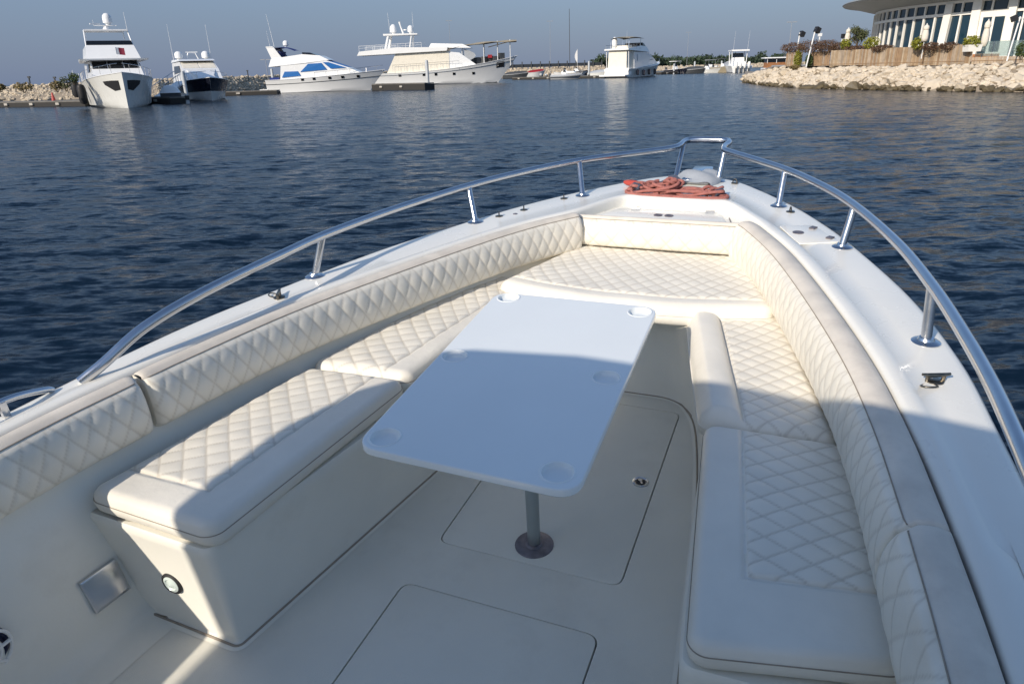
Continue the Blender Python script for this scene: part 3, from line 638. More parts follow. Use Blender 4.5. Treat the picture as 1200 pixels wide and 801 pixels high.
# ------------------------------------------------------------------ mooring rope on the foredeck
rp_ = boat_thing('mooring_rope', (4.15, -.06, ZG), 'tangled coral-red mooring rope coiled on the foredeck', 'rope')
r3 = random.Random(5)
def coil(cx_, cy_, ra, rb, rot, turns, z, jit=.012, rad=.0105, arc=1.):
    pts = []; N_ = int(22 * turns); p0 = r3.uniform(0, 6)
    for k in range(N_):
        a_ = p0 + 2 * math.pi * turns * arc * k / N_; s_ = 1 + .18 * math.sin(2.3 * a_ + p0); x, y = ra * .9 * s_ * math.cos(a_), rb * .82 * s_ * math.sin(a_)
        pts.append((cx_ + x * math.cos(rot) - y * math.sin(rot) + r3.uniform(-jit, jit) * .3, cy_ + x * math.sin(rot) + y * math.cos(rot), ZG + .012 + z * .8 + .018 * (1 + math.sin(1.7 * a_ + p0)) * .8))
    return pts
ropes = [coil(4.12, .07, .05, .17, .1, 2.0, 0), coil(4.15, .04, .055, .11, -.2, 2.2, .02), coil(4.13, -.02, .05, .10, .3, 2.4, .045), coil(4.11, -.12, .045, .20, 0, 1.6, .004), coil(4.10, -.22, .04, .14, .1, 1.8, .006), coil(4.16, -.03, .035, .05, 0, 2.2, .055),
         coil(4.13, -.28, .03, .06, .5, 1.5, .02), coil(4.14, .15, .04, .07, .2, 1.6, .02)]
for pts in ropes: MB().tube(smooth_path(pts, 2), .0100, 7).build('rope_loop', 'rope', rp_, 80)
MB().tube(smooth_path([(4.08, .20, ZG + .012), (4.055, .1, ZG + .012), (4.045, -.05, ZG + .013), (4.045, -.2, ZG + .012), (4.06, -.33, ZG + .013), (4.10, -.37, ZG + .012), (4.15, -.33, ZG + .02)], 6), .011, 8).build('rope_strand', 'rope', rp_, 80)
for p, q in (((4.10, .13, ZG + .045), (4.13, .18, ZG + .05)), ((4.08, -.30, ZG + .035), (4.12, -.335, ZG + .04))): MB().tube([p, q], .020, 10).build('whipped_end', 'whip', rp_)
ff = boat_thing('net_float', (4.27, .20, ZG), 'small red float lying behind the coiled rope', 'float')
MB().tube(smooth_path([(4.22, .10, ZG + .024), (4.24, .14, ZG + .026), (4.28, .22, ZG + .026), (4.31, .28, ZG + .024)], 4), [.012, .016, .018, .019, .02, .02, .02, .02, .02, .019, .018, .015, .010], 12).build('float_body', 'float', ff, 60)
MB().tube([(4.205, .07, ZG + .022), (4.225, .105, ZG + .024)], .008, 8).build('float_neck', 'whip', ff)

# ------------------------------------------------------------------ marina: helpers for boats
def face_to(px, py_w, deg):
    """place on the water by its waterline in the photograph; deg = heading of the bow, 0 = to the right of the picture, -90 = towards us"""
    return on_water(px, py_w), R(deg)
def hull(o, L, B, zb, zs, m, rake=1.4, wl=.82, full=2.3, flare=1.6, name='hull', stern_w=.92, z0=-.5, sheer=2.0, deck='white', boot=None, zcut=None, mcut=None):
    """hull loft, stern at x = 0; returns the sheer as a function of x/L"""
    ns, nt_ = 25, 9; A = np.zeros((ns, nt_, 3)); zfun = lambda s: zs + (zb - zs) * max(0, s) ** sheer
    hb = lambda s: B / 2 * (stern_w + (1 - stern_w) * min(1, s / .35)) * (1 - max(0, (s - .42) / .58) ** full)
    for i in range(ns):
        s = i / (ns - 1); s = 1 - (1 - s) ** 1.25; zt = zfun(s); d = hb(s); lw = B / 2 * wl * (stern_w + (1 - stern_w) * min(1, s / .35)) * (1 - max(0, (s - .3) / .70) ** (full * .8))
        for k in range(nt_):
            t = k / (nt_ - 1); z = z0 + (zt - z0) * t; tw = max(0, (z - 0) / zt) if zt else 0
            y = (lw * (1 - tw ** flare) + d * tw ** flare) * (1 if z > 0 else max(.0, 1 + z / abs(z0) * .75))
            x = s * L - rake * (1 - max(0, min(1, tw))) * s ** 3
            A[i, k] = (x, y, z)
    ho = MB(); half = A; ho.grid(half); oth = half.copy(); oth[..., 1] *= -1; ho.grid(oth)
    tr = [tuple(p) for p in half[0]] + [tuple(p) for p in oth[0][::-1]]; ho.add(tr, [tuple(range(len(tr)))])
    h = ho.build(name, m, o, 40)
    if mcut is not None:                              # a painted band is a skin just proud of the hull
        b = MB()
        for sgn in (1, -1):
            q = half.copy(); lo = zcut; rows = []
            for i in range(ns):
                zt = half[i, -1, 2]; row = []
                for z in np.linspace(lo * zt, zt, 6):
                    zz = half[i, :, 2]; row.append((np.interp(z, zz, half[i, :, 0]), sgn * (np.interp(z, zz, half[i, :, 1]) + .012), z))
                rows.append(row)
            b.grid(rows)
        b.build('hull_band', mcut, h)
    dk = MB(); dk.add([(p[0], p[1], p[2] - .02) for p in half[:, -1]] + [(p[0], -p[1], p[2] - .02) for p in half[:, -1]], [(i, i + 1, ns + i + 1, ns + i) for i in range(ns - 1)]); dk.build('deck', deck, o)
    rub = MB()
    for sgn in (1, -1): rub.tube([(p[0], sgn * p[1], p[2]) for p in half[:, -1]], .035, 5)
    rub.build('toe_rail', deck, h)
    return zfun, hb, half
def on_hull(half):
    """half width of a hull at (x, z)"""
    def f(x, z):
        xs = [np.interp(z, r_[:, 2], r_[:, 0]) for r_ in half]; ys = [np.interp(z, r_[:, 2], r_[:, 1]) for r_ in half]; return float(np.interp(x, xs, ys))
    return f
def cabin(o, name, pts, m, parent=None):
    """solid from a side profile of (x, z, half width) corners"""
    n = len(pts); b = MB(); b.add([(x, w, z) for x, z, w in pts] + [(x, -w, z) for x, z, w in pts], [tuple(range(n)), tuple(range(2 * n - 1, n - 1, -1))] + [(i, (i + 1) % n, n + (i + 1) % n, n + i) for i in range(n)])
    return b.build(name, m, parent or o, 25)
def side_window(o, poly, wf, m, name='window', sides=(1, -1), proud=.02):
    for s in sides:
        n = len(poly); b = MB(); b.add([(x, s * (wf(x, z) + proud), z) for x, z in poly] + [(x, s * (wf(x, z) - .05), z) for x, z in poly], [tuple(range(n)), tuple(range(2 * n - 1, n - 1, -1))] + [(i, (i + 1) % n, n + (i + 1) % n, n + i) for i in range(n)])
        b.build(name, m, o, 20)
def front_window(o, p, q, t0, t1, u0, u1, m, name='windscreen', proud=.03):
    """window on the sloping front between profile corners p and q (x, z, half width)"""
    p, q = np.array(p, float), np.array(q, float); nx = nrm((q[1] - p[1], -(q[0] - p[0]))); V_ = []
    if nx[0] < 0: nx = -nx
    for off in (proud, -.05):
        for t, u in ((t0, u0), (t0, u1), (t1, u1), (t1, u0)):
            c = p + (q - p) * t; V_.append((c[0] + nx[0] * off, u * c[2], c[1] + nx[1] * off))
    b = MB(); b.add(V_, [(0, 1, 2, 3), (7, 6, 5, 4), (0, 4, 5, 1), (1, 5, 6, 2), (2, 6, 7, 3), (3, 7, 4, 0)]); return b.build(name, m, o, 20)
def dome(o, x, y, z, r, h): return MB().lathe([(r * .5, 0), (r * .5, h * .12), (r, h * .2), (r, h * .62), (r * .86, h * .8), (r * .5, h * .95), (.02, h)], (x, y, z), 14).build('radar_dome', 'white', o, 50)
def rails(o, half, x0, x1, h, step, L, m='chrome', r=.022, name='deck_rail'):
    """guard rail along both sheer lines"""
    for s in (1, -1):
        pts = [(np.interp(x, half[:, -1, 0], half[:, -1, 0]), s * (np.interp(x, half[:, -1, 0], half[:, -1, 1]) - .06), np.interp(x, half[:, -1, 0], half[:, -1, 2])) for x in np.linspace(x0, x1, 18)]
        rl = MB().tube([(p[0], p[1], p[2] + h) for p in pts], r, 5); 
        for p in pts[::step]: rl.tube([p, (p[0], p[1], p[2] + h)], r * .8, 5)
        rl.build(name, m, o)
def antenna(o, x, y, z, h, dx=0., r=.018): return MB().tube([(x, y, z), (x + dx, y, z + h)], [r, r * .5], 5).build('antenna', 'post', o)

# --- big white yacht, bow towards us, on the left
p, a = face_to(150, 126.5, -60)
L = 20.; yb = empty('motor_yacht', p + Vector((-math.cos(a) * (L - 1.6), -math.sin(a) * (L - 1.6), 0)), a, 'tall white yacht with bow towards the camera and a maroon flag', 'yacht', 'yachts moored along the breakwater')
zf, hb, half = hull(yb, L, 6.1, 2.95, 1.9, 'bwhite', rake=1.0, wl=.90, full=3.6, flare=1.6)
s1 = [(3, 2.0, 2.5), (14.6, 2.35, 2.2), (13.6, 3.25, 2.1), (12.4, 4.05, 2.0), (3, 4.05, 2.35)]
cabin(yb, 'deckhouse', s1, 'white'); front_window(yb, s1[2], s1[3], .12, .92, -.93, -.34, 'dkglass'); front_window(yb, s1[2], s1[3], .12, .92, -.31, .31, 'dkglass'); front_window(yb, s1[2], s1[3], .12, .92, .34, .93, 'dkglass')
side_window(yb, [(5, 3.1), (12.2, 3.1), (11.8, 3.8), (5, 3.8)], lambda x, z: np.interp(z, [2.2, 4.05], [2.38, 2.2]) - .01 * (x - 5) , 'dkglass')
cabin(yb, 'brow', [(2, 4.05, 2.75), (13.4, 4.08, 2.85), (13.5, 4.22, 2.9), (2, 4.3, 2.8)], 'white')
s2 = [(4, 4.28, 2.4), (12.6, 4.24, 2.3), (11.3, 5.45, 2.0), (10.6, 5.5, 2.0), (4, 5.3, 2.2)]
cabin(yb, 'flybridge', s2, 'white'); cabin(yb, 'fly_screen', [(10.6, 5.46, 1.95), (11.25, 5.46, 1.95), (10.95, 5.85, 1.9), (10.7, 5.85, 1.9)], 'dkglass')
for s in (1, -1): MB().tube([(11.0, s * 1.98, 5.3), (9.4, s * 1.86, 6.75), (8.6, s * 1.8, 6.9)], .085, 6).build('arch_leg', 'white', yb)
MB().box((9.3, 0, 6.82), (.9, 3.75, .1)).build('arch_top', 'white', yb); MB().box((7.0, 0, 6.9), (4.6, 3.5, .05)).build('bimini_frame', 'white', yb)
for s in (1, -1): MB().tube([(5.0, s * 1.75, 5.3), (5.2, s * 1.7, 6.9)], .04, 5).build('bimini_leg', 'white', yb)
ms = MB(); ms.tube([(8.8, .1, 6.85), (8.7, .1, 7.25)], [.35, .2], 8); ms.box((8.7, .1, 7.28), (.5, 1.9, .06)); ms.build('mast', 'white', yb)
dome(yb, 8.7, .35, 7.3, .42, 1.1); MB().box((8.7, -.8, 7.42), (.12, .9, .09), .4).build('radar_bar', 'white', yb); antenna(yb, 8.7, 1.9, 6.9, 1.6, -.2); antenna(yb, 8.4, -.9, 7.3, .5)
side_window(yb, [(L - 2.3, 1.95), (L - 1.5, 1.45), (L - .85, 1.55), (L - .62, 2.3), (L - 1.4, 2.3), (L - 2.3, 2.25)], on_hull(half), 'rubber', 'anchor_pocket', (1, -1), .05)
rails(yb, half, 9, L - .3, .75, 2, L)
fl_ = empty('flag', (0, 0, 0), 0, 'small maroon and white flag on the tall yacht', 'flag'); fl_.matrix_world = Matrix.Translation(yb.location) @ Matrix.Rotation(a, 4, 'Z') @ Matrix.Translation((13.7, .25, 4.25)) @ Matrix.Diagonal((1, .62, .8, 1))
MB().tube([(0, 0, -.1), (0, 0, 1.25)], .025, 6).build('flag_staff', 'post', fl_)
fz = lambda u, v: (-.12 * math.sin(4 * u) * u, 1.15 * u + .02, 1.15 - .75 * v - .12 * u)
MB().grid([[fz(u, v) for v in np.linspace(0, 1, 5)] for u in np.linspace(.35, 1, 8)]).build('flag_cloth', 'maroon', fl_)
MB().grid([[fz(u, v) for v in np.linspace(0, 1, 5)] for u in np.linspace(0, .35, 5)]).build('flag_hoist', 'flagw', fl_)
def fender(px, py, dist, r, h, lab):
    q = at_depth(px, py, dist); o = empty('fender', q, 0, lab, 'fender'); MB().lathe([(.1 * r, -h / 2), (.75 * r, -h / 2 * .9), (r, -h / 2 * .6), (r, h / 2 * .6), (.75 * r, h / 2 * .9), (.1 * r, h / 2)], (0, 0, 0), 14).build('fender_body', 'rubber', o, 50)
    MB().tube([(0, 0, h / 2), (.1, 0, h / 2 + .9)], .02, 5).build('fender_line', 'post', o)
fender(96.5, 110.5, on_water(147, 126.5)[1] + 2.0, .36, 1.75, 'big black fender against the flagged yacht, nearer its bow'); fender(88.5, 104.5, on_water(147, 126.5)[1] + 4.5, .36, 1.5, 'big black fender behind its twin on the flagged yacht')

# --- navy express cruiser, bow towards us
p, a = face_to(246, 117.5, -61)
L = 15.; yb = empty('motor_yacht', p + Vector((-math.cos(a) * (L - 1.4), -math.sin(a) * (L - 1.4), 0)), a, 'white and navy cruiser with bow towards the camera, two domes on its arch', 'yacht', 'yachts moored along the breakwater'); yb.scale = (1.1,) * 3
zf, hb, half = hull(yb, L, 5.2, 2.15, 1.5, 'bwhite', rake=1.2, wl=.88, full=3.2, flare=1.5, zcut=.42, mcut='hnavy')
s1 = [(2, 1.6, 2.1), (12.2, 2.0, 1.6), (9.4, 3.0, 1.75), (7.2, 3.75, 1.65), (2, 3.7, 1.9)]
cabin(yb, 'deckhouse', s1, 'white'); front_window(yb, s1[2], s1[3], .1, .92, -.92, -.03, 'cream'); front_window(yb, s1[2], s1[3], .1, .92, .03, .92, 'cream')
cabin(yb, 'fore_trunk', [(8.5, 2.0, 1.7), (13.2, 2.05, .9), (12.2, 2.35, .8), (9.2, 3.02, 1.5)], 'white')
side_window(yb, [(3.5, 2.6), (8.6, 2.7), (7.2, 3.35), (3.5, 3.35)], lambda x, z: np.interp(z, [1.6, 3.7], [2.12, 1.9]) - .03 * (x - 2), 'dkglass')
cabin(yb, 'hard_top', [(2.2, 3.75, 2.0), (8.0, 3.8, 1.75), (7.4, 3.98, 1.65), (2.2, 4.02, 1.9)], 'white')
dome(yb, 4.6, 1.35, 4.0, .42, .85); dome(yb, 4.6, -1.35, 4.0, .42, .85)
ar = MB(); ar.tube([(4.4, .6, 4.0), (4.3, .35, 4.7), (4.3, -.35, 4.7), (4.4, -.6, 4.0)], .06, 6); ar.box((4.3, 0, 4.75), (.1, 1.2, .1)); ar.build('radar_arch', 'white', yb)
antenna(yb, 4.4, 1.9, 3.9, 3.6, -.3); antenna(yb, 4.4, -1.9, 3.9, 3.6, -.3); rails(yb, half, 6.5, L - .3, .6, 3, L)

# --- cruiser with blue window covers, side on
p, a = face_to(319, 109.0, -2)
L = 15.2; yb = empty('cabin_cruiser', p, a, 'white flybridge cruiser with bright blue window covers', 'cruiser', 'yachts moored along the breakwater'); yb.scale = (1.13,) * 3
zf, hb, half = hull(yb, L, 4.4, 2.45, 1.55, 'white', rake=2.2, wl=.80, full=2.2, flare=1.4, sheer=1.6)
s1 = [(1.9, 1.6, 1.75), (11.6, 2.15, 1.25), (7.6, 3.05, 1.45), (5.2, 3.15, 1.5), (2.2, 3.1, 1.6)]
s1b = [(7.0, 2.3, 1.6), (11.0, 2.42, 1.2), (9.0, 3.2, 1.35), (7.3, 3.9, 1.35), (6.6, 3.9, 1.4)]
cabin(yb, 'deckhouse', [(1.9, 1.6, 1.75), (12.4, 2.1, 1.0), (10.7, 2.85, 1.2), (8.0, 3.75, 1.4), (2.2, 3.6, 1.6)], 'white')
front_window(yb, (10.7, 2.85, 1.2), (8.0, 3.75, 1.4), .04, .93, -.95, -.03, 'blueglass'); front_window(yb, (10.7, 2.85, 1.2), (8.0, 3.75, 1.4), .04, .93, .03, .95, 'blueglass')
wf = lambda x, z: np.interp(z, [1.6, 3.7], [1.76, 1.58]) - .072 * (x - 2) * (1 if x > 2 else 0) * np.interp(z, [1.6, 3.7], [1, .45])
side_window(yb, [(8.5, 2.75), (10.45, 2.82), (8.3, 3.52), (7.6, 3.52)], wf, 'blueglass', proud=.12); side_window(yb, [(4.6, 2.45), (8.0, 2.65), (7.4, 3.45), (5.7, 3.4)], wf, 'blueglass', proud=.12); side_window(yb, [(2.2, 1.85), (4.6, 2.0), (4.3, 2.55), (2.6, 2.55)], wf, 'blueglass', proud=.12)
cabin(yb, 'flybridge', [(.6, 3.15, 1.7), (5.4, 3.5, 1.6), (8.4, 3.78, 1.4), (7.2, 4.35, 1.3), (5.0, 4.55, 1.4), (1.0, 4.1, 1.6)], 'white')
cabin(yb, 'fly_screen', [(5.0, 4.5, 1.3), (6.9, 4.38, 1.2), (6.0, 4.72, 1.15), (5.0, 4.78, 1.2)], 'dkglass')
for s in (1, -1): cabin(yb, 'arch_leg', [(1.4, 3.6, 0), (2.6, 3.6, 0), (1.0, 5.35, 0), (.35, 5.35, 0)], 'white').location = (0, 0, 0)
for s in (1, -1):
    b = MB(); q = [(1.3, 3.5), (2.9, 3.5), (1.5, 5.5), (.55, 5.5)]; b.add([(x, s * 1.52, z) for x, z in q] + [(x, s * 1.36, z) for x, z in q], [(0, 1, 2, 3), (7, 6, 5, 4), (0, 4, 5, 1), (1, 5, 6, 2), (2, 6, 7, 3), (3, 7, 4, 0)]); b.build('arch_side', 'white', yb)
MB().box((1.0, 0, 5.5), (.9, 3.1, .12)).build('arch_top', 'white', yb); dome(yb, 2.6, .2, 5.55, .36, .75)
MB().grid([[(.9 + 3.2 * u, y, 4.95 + .55 * math.sin(math.pi * (.15 + .8 * u)) - .05 * y * y) for y in np.linspace(-1.3, 1.3, 7)] for u in np.linspace(0, 1, 9)]).build('blue_bimini', 'bluecanvas', yb); cabin(yb, 'canvas_bundle', [(.9, 4.4, 1.2), (1.9, 4.3, 1.2), (2.2, 4.95, 1.2), (1.0, 5.0, 1.2)], 'bluecanvas')
antenna(yb, .7, 1.3, 5.5, 4.0, -.5, .03); antenna(yb, 1.0, -1.2, 5.5, 1.9, -.2)
for x in (4.9, 6.4, 8.4, 10.0, 11.9):
    side_window(yb, [(x - .18, 1.55 + .03 * x - .3), (x + .18, 1.55 + .03 * x - .3), (x + .18, 1.55 + .03 * x - .02), (x - .18, 1.55 + .03 * x - .02)], on_hull(half), 'dkglass', 'porthole', proud=.04)
rub = MB()
for s in (1, -1): rub.tube([(q_[0], s * (q_[1] + .02), q_[2]) for q_ in half[:, 6]], .03, 5)
rub.build('rub_stripe', 'dkgrey', yb); rails(yb, half, 6.5, L - .2, .55, 3, L); cabin(yb, 'swim_platform', [(-1.0, .3, 1.7), (.1, .3, 1.8), (.1, .48, 1.8), (-1.0, .48, 1.7)], 'white'); MB().box((1.0, 0, 1.7), (1.2, 2.6, .35)).build('stern_cover', 'bluecanvas', yb)

# --- long white yacht with an awning, side on, behind
p, a = face_to(441, 101.0, -1)
L = 24.2; yb = empty('motor_yacht', p, a, 'long white yacht with upswept bow and a canvas awning forward', 'yacht', 'yachts moored along the breakwater'); yb.scale = (1.14, 1.14, 1.1)
zf, hb, half = hull(yb, L, 6.0, 4.3, 2.0, 'white', rake=3.4, wl=.82, full=2.4, flare=1.5, sheer=2.4, z0=-.5)
MB().grid([[(x, s * (np.interp(x, half[:, 1, 0], half[:, 1, 1]) + .03), z) for z in (-.2, .18)] for s in (1,) for x in np.linspace(0, L - 3.6, 14)] ).build('boot_stripe', 'dkgrey', yb)
MB().grid([[(x, -(np.interp(x, half[:, 1, 0], half[:, 1, 1]) + .03), z) for z in (-.2, .18)] for x in np.linspace(0, L - 3.6, 14)]).build('boot_stripe', 'dkgrey', yb)
cabin(yb, 'deckhouse', [(2.4, 2.0, 2.4), (12.9, 2.2, 2.4), (12.9, 5.3, 2.3), (4.2, 5.3, 2.3)], 'cream')
cabin(yb, 'bulwark', [(12.9, 2.2, 2.35), (17.5, 2.9, 2.0), (14.6, 5.0, 2.0), (12.9, 5.2, 2.25)], 'white')
cabin(yb, 'upper_deck', [(-2.2, 4.95, 2.8), (12.6, 5.35, 2.8), (12.8, 5.9, 2.75), (4.5, 6.1, 2.8), (-1.8, 5.6, 2.8)], 'white')
cabin(yb, 'pilot_house', [(9.6, 5.9, 2.0), (16.6, 5.7, 2.2), (15.2, 6.35, 2.0), (10.0, 6.6, 1.9)], 'white')
for s in (1, -1):
    rl = MB(); rl.tube([(-1.8, s * 2.6, 6.45), (8.5, s * 2.6, 6.75)], .03, 5); rl.tube([(-1.8, s * 2.6, 6.1), (8.5, s * 2.6, 6.4)], .02, 5)
    for x in np.linspace(-1.8, 8.5, 9): rl.tube([(x, s * 2.6, 5.6), (x, s * 2.6, 6.45 + .03 * (x + 1.8))], .025, 5)
    rl.build('upper_rail', 'post', yb)
    rl = MB(); rl.tube([(3.5, s * 2.75, 3.3), (14.5, s * 2.75, 3.7)], .025, 5)
    for x in np.linspace(3.5, 14.5, 12): rl.tube([(x, s * 2.75, 2.3), (x, s * 2.75, 3.3 + .036 * (x - 3.5))], .02, 5)
    rl.build('side_rail', 'chrome', yb)
    MB().tube([(2.4, s * 1.5, 5.9), (3.0, s * 1.4, 8.0)], .22, 6).build('mast_leg', 'white', yb); MB().tube([(6.4, s * 1.4, 6.0), (6.8, s * 1.3, 8.0)], .12, 6).build('mast_leg', 'white', yb)
cabin(yb, 'mast_platform', [(2.2, 8.0, 1.7), (7.8, 8.05, 1.6), (7.8, 8.25, 1.6), (2.2, 8.3, 1.7)], 'white'); dome(yb, 3.6, .6, 8.3, .55, 1.6); dome(yb, 6.6, -.4, 8.3, .5, 1.3)
MB().tube([(5.3, 0, 8.3), (4.9, 0, 9.6), (4.8, 0, 10.2)], [.16, .12, .2], 8).build('mast_pole', 'white', yb); MB().box((5.4, .2, 8.9), (.2, 1.6, .16), .6).build('radar_bar', 'white', yb); antenna(yb, 3.0, .8, 8.3, 3.4, -.2, .03); antenna(yb, 6.9, .8, 8.3, 3.4, 0, .03)
MB().grid([[(12.5 + 11.6 * u, y * (1 - .35 * u), 5.9 + .9 * u + .25 * math.sin(math.pi * u) - .05 * y * y + .06 * math.sin(16 * u + y)) for y in np.linspace(-2.3, 2.3, 7)] for u in np.linspace(0, 1, 15)]).build('awning', 'tan', yb, 80)
MB().grid([[(19.3 + 3.4 * u, -y * 1.55, 6.05 + .5 * u - .25 * (1 - u) - .03 * y * y) for y in np.linspace(-1, 1, 5)] for u in np.linspace(0, 1, 5)]).build('awning_lining', 'yellow', yb)
for x in (15.0, 18.6, 20.9, 23.0):
    for s in (1, -1): MB().tube([(x, s * 1.5 * (1 - .035 * (x - 12)), 2.7), (x, s * 1.5 * (1 - .035 * (x - 12)), 6.1 + .07 * (x - 12))], .06, 6).build('awning_post', 'post', yb)
MB().grid([[(15.4 + 1.9 * math.sin(math.pi * v) * u, -1.6, 3.4 + 2.2 * v) for v in np.linspace(0, 1, 7)] for u in np.linspace(0, 1, 4)]).build('side_curtain', 'grey', yb)
r4 = random.Random(2)
cab_ = MB()
for k in range(7): cab_.box((15.8 + k * .95, r4.uniform(-.8, .2), 3.1 + .12 * k + r4.uniform(0, .4)), (.9, .7, .9 + r4.uniform(0, .6)), r4.uniform(0, 1))
cab_.build('deck_gear', 'dkgrey', yb); MB().box((19.6, -.6, 4.3), (.7, .6, .5)).build('red_locker', 'red', yb)
for x in (4.6, 8.6, 10.6, 13.6, 16.8): side_window(yb, [(x - .22, 1.45), (x + .22, 1.45), (x + .22, 1.85), (x - .22, 1.85)], on_hull(half), 'dkglass', 'porthole', proud=.04)
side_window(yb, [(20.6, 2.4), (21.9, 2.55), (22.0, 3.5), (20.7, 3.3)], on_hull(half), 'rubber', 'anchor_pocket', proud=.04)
rb = MB()
for s in (1, -1): rb.tube([(q_[0], s * (q_[1] + .03), q_[2]) for q_ in half[:, 7]], .05, 5)
rb.build('rub_stripe', 'grey', yb)

# --- yacht seen from astern, canvas across its cockpit
p, a = face_to(722, 91.6, 55)
L = 19.; yb = empty('motor_yacht', p, a, 'white yacht seen from its stern with beige canvas closing the cockpit', 'yacht', 'yachts moored along the breakwater'); yb.scale = (1.15, 1.1, 1.02)
zf, hb, half = hull(yb, L, 5.7, 3.0, 1.7, 'bwhite', rake=2.0, wl=.85, full=2.3, flare=1.4)
cabin(yb, 'swim_platform', [(-1.7, .35, 2.7), (.1, .35, 2.8), (.1, .62, 2.8), (-1.7, .62, 2.7)], 'white')
cabin(yb, 'cockpit_canvas', [(.25, 1.75, 1.95), (3.0, 1.75, 2.05), (3.0, 5.2, 1.95), (.4, 5.2, 1.85)], 'cream')
cabin(yb, 'transom', [(.02, .6, 2.5), (1.2, .6, 2.55), (1.2, 1.95, 2.5), (.12, 1.85, 2.45)], 'white')
for s in (1, -1):
    MB().tube([(.5, s * 2.3, 1.8), (.3, s * 2.3, 5.2)], .07, 6).build('overhang_post', 'white', yb)
    fr_ = MB(); fr_.tube([(0, s * 2.3, 6.2), (5.0, s * 2.2, 6.5)], .03, 5)
    for x in (0, 1.2, 2.4, 3.6, 5.0): fr_.tube([(x, s * 2.3, 5.4), (x, s * 2.3, 6.2 + .06 * x)], .025, 5)
    fr_.build('fly_rail', 'chrome', yb)
MB().tube([(0, -2.3, 6.2), (0, 2.3, 6.2)], .03, 5).build('fly_rail', 'chrome', yb)
cabin(yb, 'fly_seats', [(1.2, 5.5, 1.7), (3.0, 5.5, 1.7), (3.0, 6.15, 1.6), (1.2, 6.1, 1.6)], 'cream')
cabin(yb, 'fly_screen', [(7.0, 5.95, 1.9), (8.7, 5.85, 1.8), (7.9, 6.6, 1.7), (7.0, 6.7, 1.8)], 'dkglass')
cabin(yb, 'deckhouse', [(2.8, 1.7, 2.3), (15.5, 2.4, 1.4), (13.0, 3.5, 1.7), (9.5, 4.8, 2.0), (2.8, 4.9, 2.2)], 'white')
side_window(yb, [(4.0, 3.2), (12.4, 3.3), (9.2, 4.45), (4.0, 4.45)], lambda x, z: np.interp(z, [1.7, 4.9], [2.32, 2.22]) - .055 * max(0, x - 2.8), 'grey'); front_window(yb, (13.0, 3.5, 1.7), (9.5, 4.8, 2.0), .1, .9, -.9, .9, 'dkglass')
cabin(yb, 'flybridge', [(-.2, 5.25, 2.5), (9.5, 4.9, 2.2), (8.6, 5.9, 2.0), (6.0, 6.1, 2.1), (-.2, 5.5, 2.5)], 'white')
for s in (1, -1):
    for x in (1.0, 5.8): MB().tube([(x, s * 1.9, 5.5), (x + .4, s * 1.85, 7.6)], .05, 5).build('bimini_leg', 'chrome', yb)
MB().grid([[(.4 + 6.8 * u, y, 7.6 + .25 * math.sin(math.pi * u) - .04 * y * y) for y in np.linspace(-2.1, 2.1, 7)] for u in np.linspace(0, 1, 7)]).build('bimini', 'tan', yb); dome(yb, 1.2, 1.1, 5.6, .5, 2.2) ; antenna(yb, 1.0, -1.5, 5.5, 3.3)
for s in (1, -1): MB().lathe([(.1, -.6), (.28, -.45), (.28, .45), (.1, .6)], (5.5, s * 3.0, .9), 10).build('side_fender', 'hnavy', yb)
for x in (3, 8, 11): MB().lathe([(.1, -.6), (.28, -.45), (.28, .45), (.1, .6)], (x, -2.95 + .03 * max(0, x - 8) ** 1.6, 1.0), 10).build('side_fender', 'hnavy', yb)
MB().box((.22, .1, 1.05), (.08, .8, .25)).build('transom_vent', 'dkglass', yb); rails(yb, half, 8, L - .3, .6, 3, L)

# --- smaller craft along the far pontoons
def small_boat(px, py, deg, L, B, fb, m, lab, kind='open', cm='white', nm='small_boat', cat='boat'):
    p, a = face_to(px, py, deg); o = empty(nm, p, a, lab, cat, 'small craft on the far pontoons')
    zf, hb, half = hull(o, L, B, fb * 1.45, fb, m, rake=.8, wl=.84, full=2.2, flare=1.3)
    if kind == 'cover':
        MB().grid([[(L * (.06 + .86 * u), y * np.interp(L * (.06 + .86 * u), half[:, -1, 0], half[:, -1, 1]) * 1.02, fb * (1 + .4 * u ** 2) + .75 * math.sin(math.pi * (.15 + .7 * u)) * (1 - y * y) + .03 * math.sin(9 * u + 5 * y)) for y in np.linspace(-1, 1, 9)] for u in np.linspace(0, 1, 12)]).build('boat_cover', cm, o, 80)
    else:
        cabin(o, 'console', [(L * .35, fb, B * .16), (L * .55, fb, B * .15), (L * .48, fb + .9, B * .14), (L * .36, fb + .9, B * .15)], 'white'); cabin(o, 'console_screen', [(L * .40, fb + .88, B * .14), (L * .49, fb + .88, B * .13), (L * .46, fb + 1.3, B * .12), (L * .41, fb + 1.3, B * .13)], 'dkglass')
        if kind == 'top':
            cabin(o, 'canopy', [(L * .25, fb + 2.0, B * .38), (L * .6, fb + 2.05, B * .36), (L * .6, fb + 2.15, B * .35), (L * .25, fb + 2.15, B * .38)], cm)
            for x in (.3, .55):
                for s in (1, -1): MB().tube([(L * x, s * B * .3, fb), (L * x, s * B * .33, fb + 2.02)], .035, 5).build('canopy_leg', 'chrome', o)
        if kind == 'rib':
            rb = MB()
            for s in (1, -1): rb.tube([(q_[0], s * q_[1], q_[2] + .1) for q_ in half[:, -1]], .26, 8)
            rb.build('inflated_tube', cm, o)
        MB().box((-.25, 0, fb + .2), (.5, .4, 1.0), 0, (.8, .8)).build('outboard', 'dkgrey', o)
    return o
small_boat(590, 92.5, -12, 7.0, 2.7, 1.0, 'dkgrey', 'dark covered boat just beyond the awning yacht bow', 'cover', 'dkgrey')
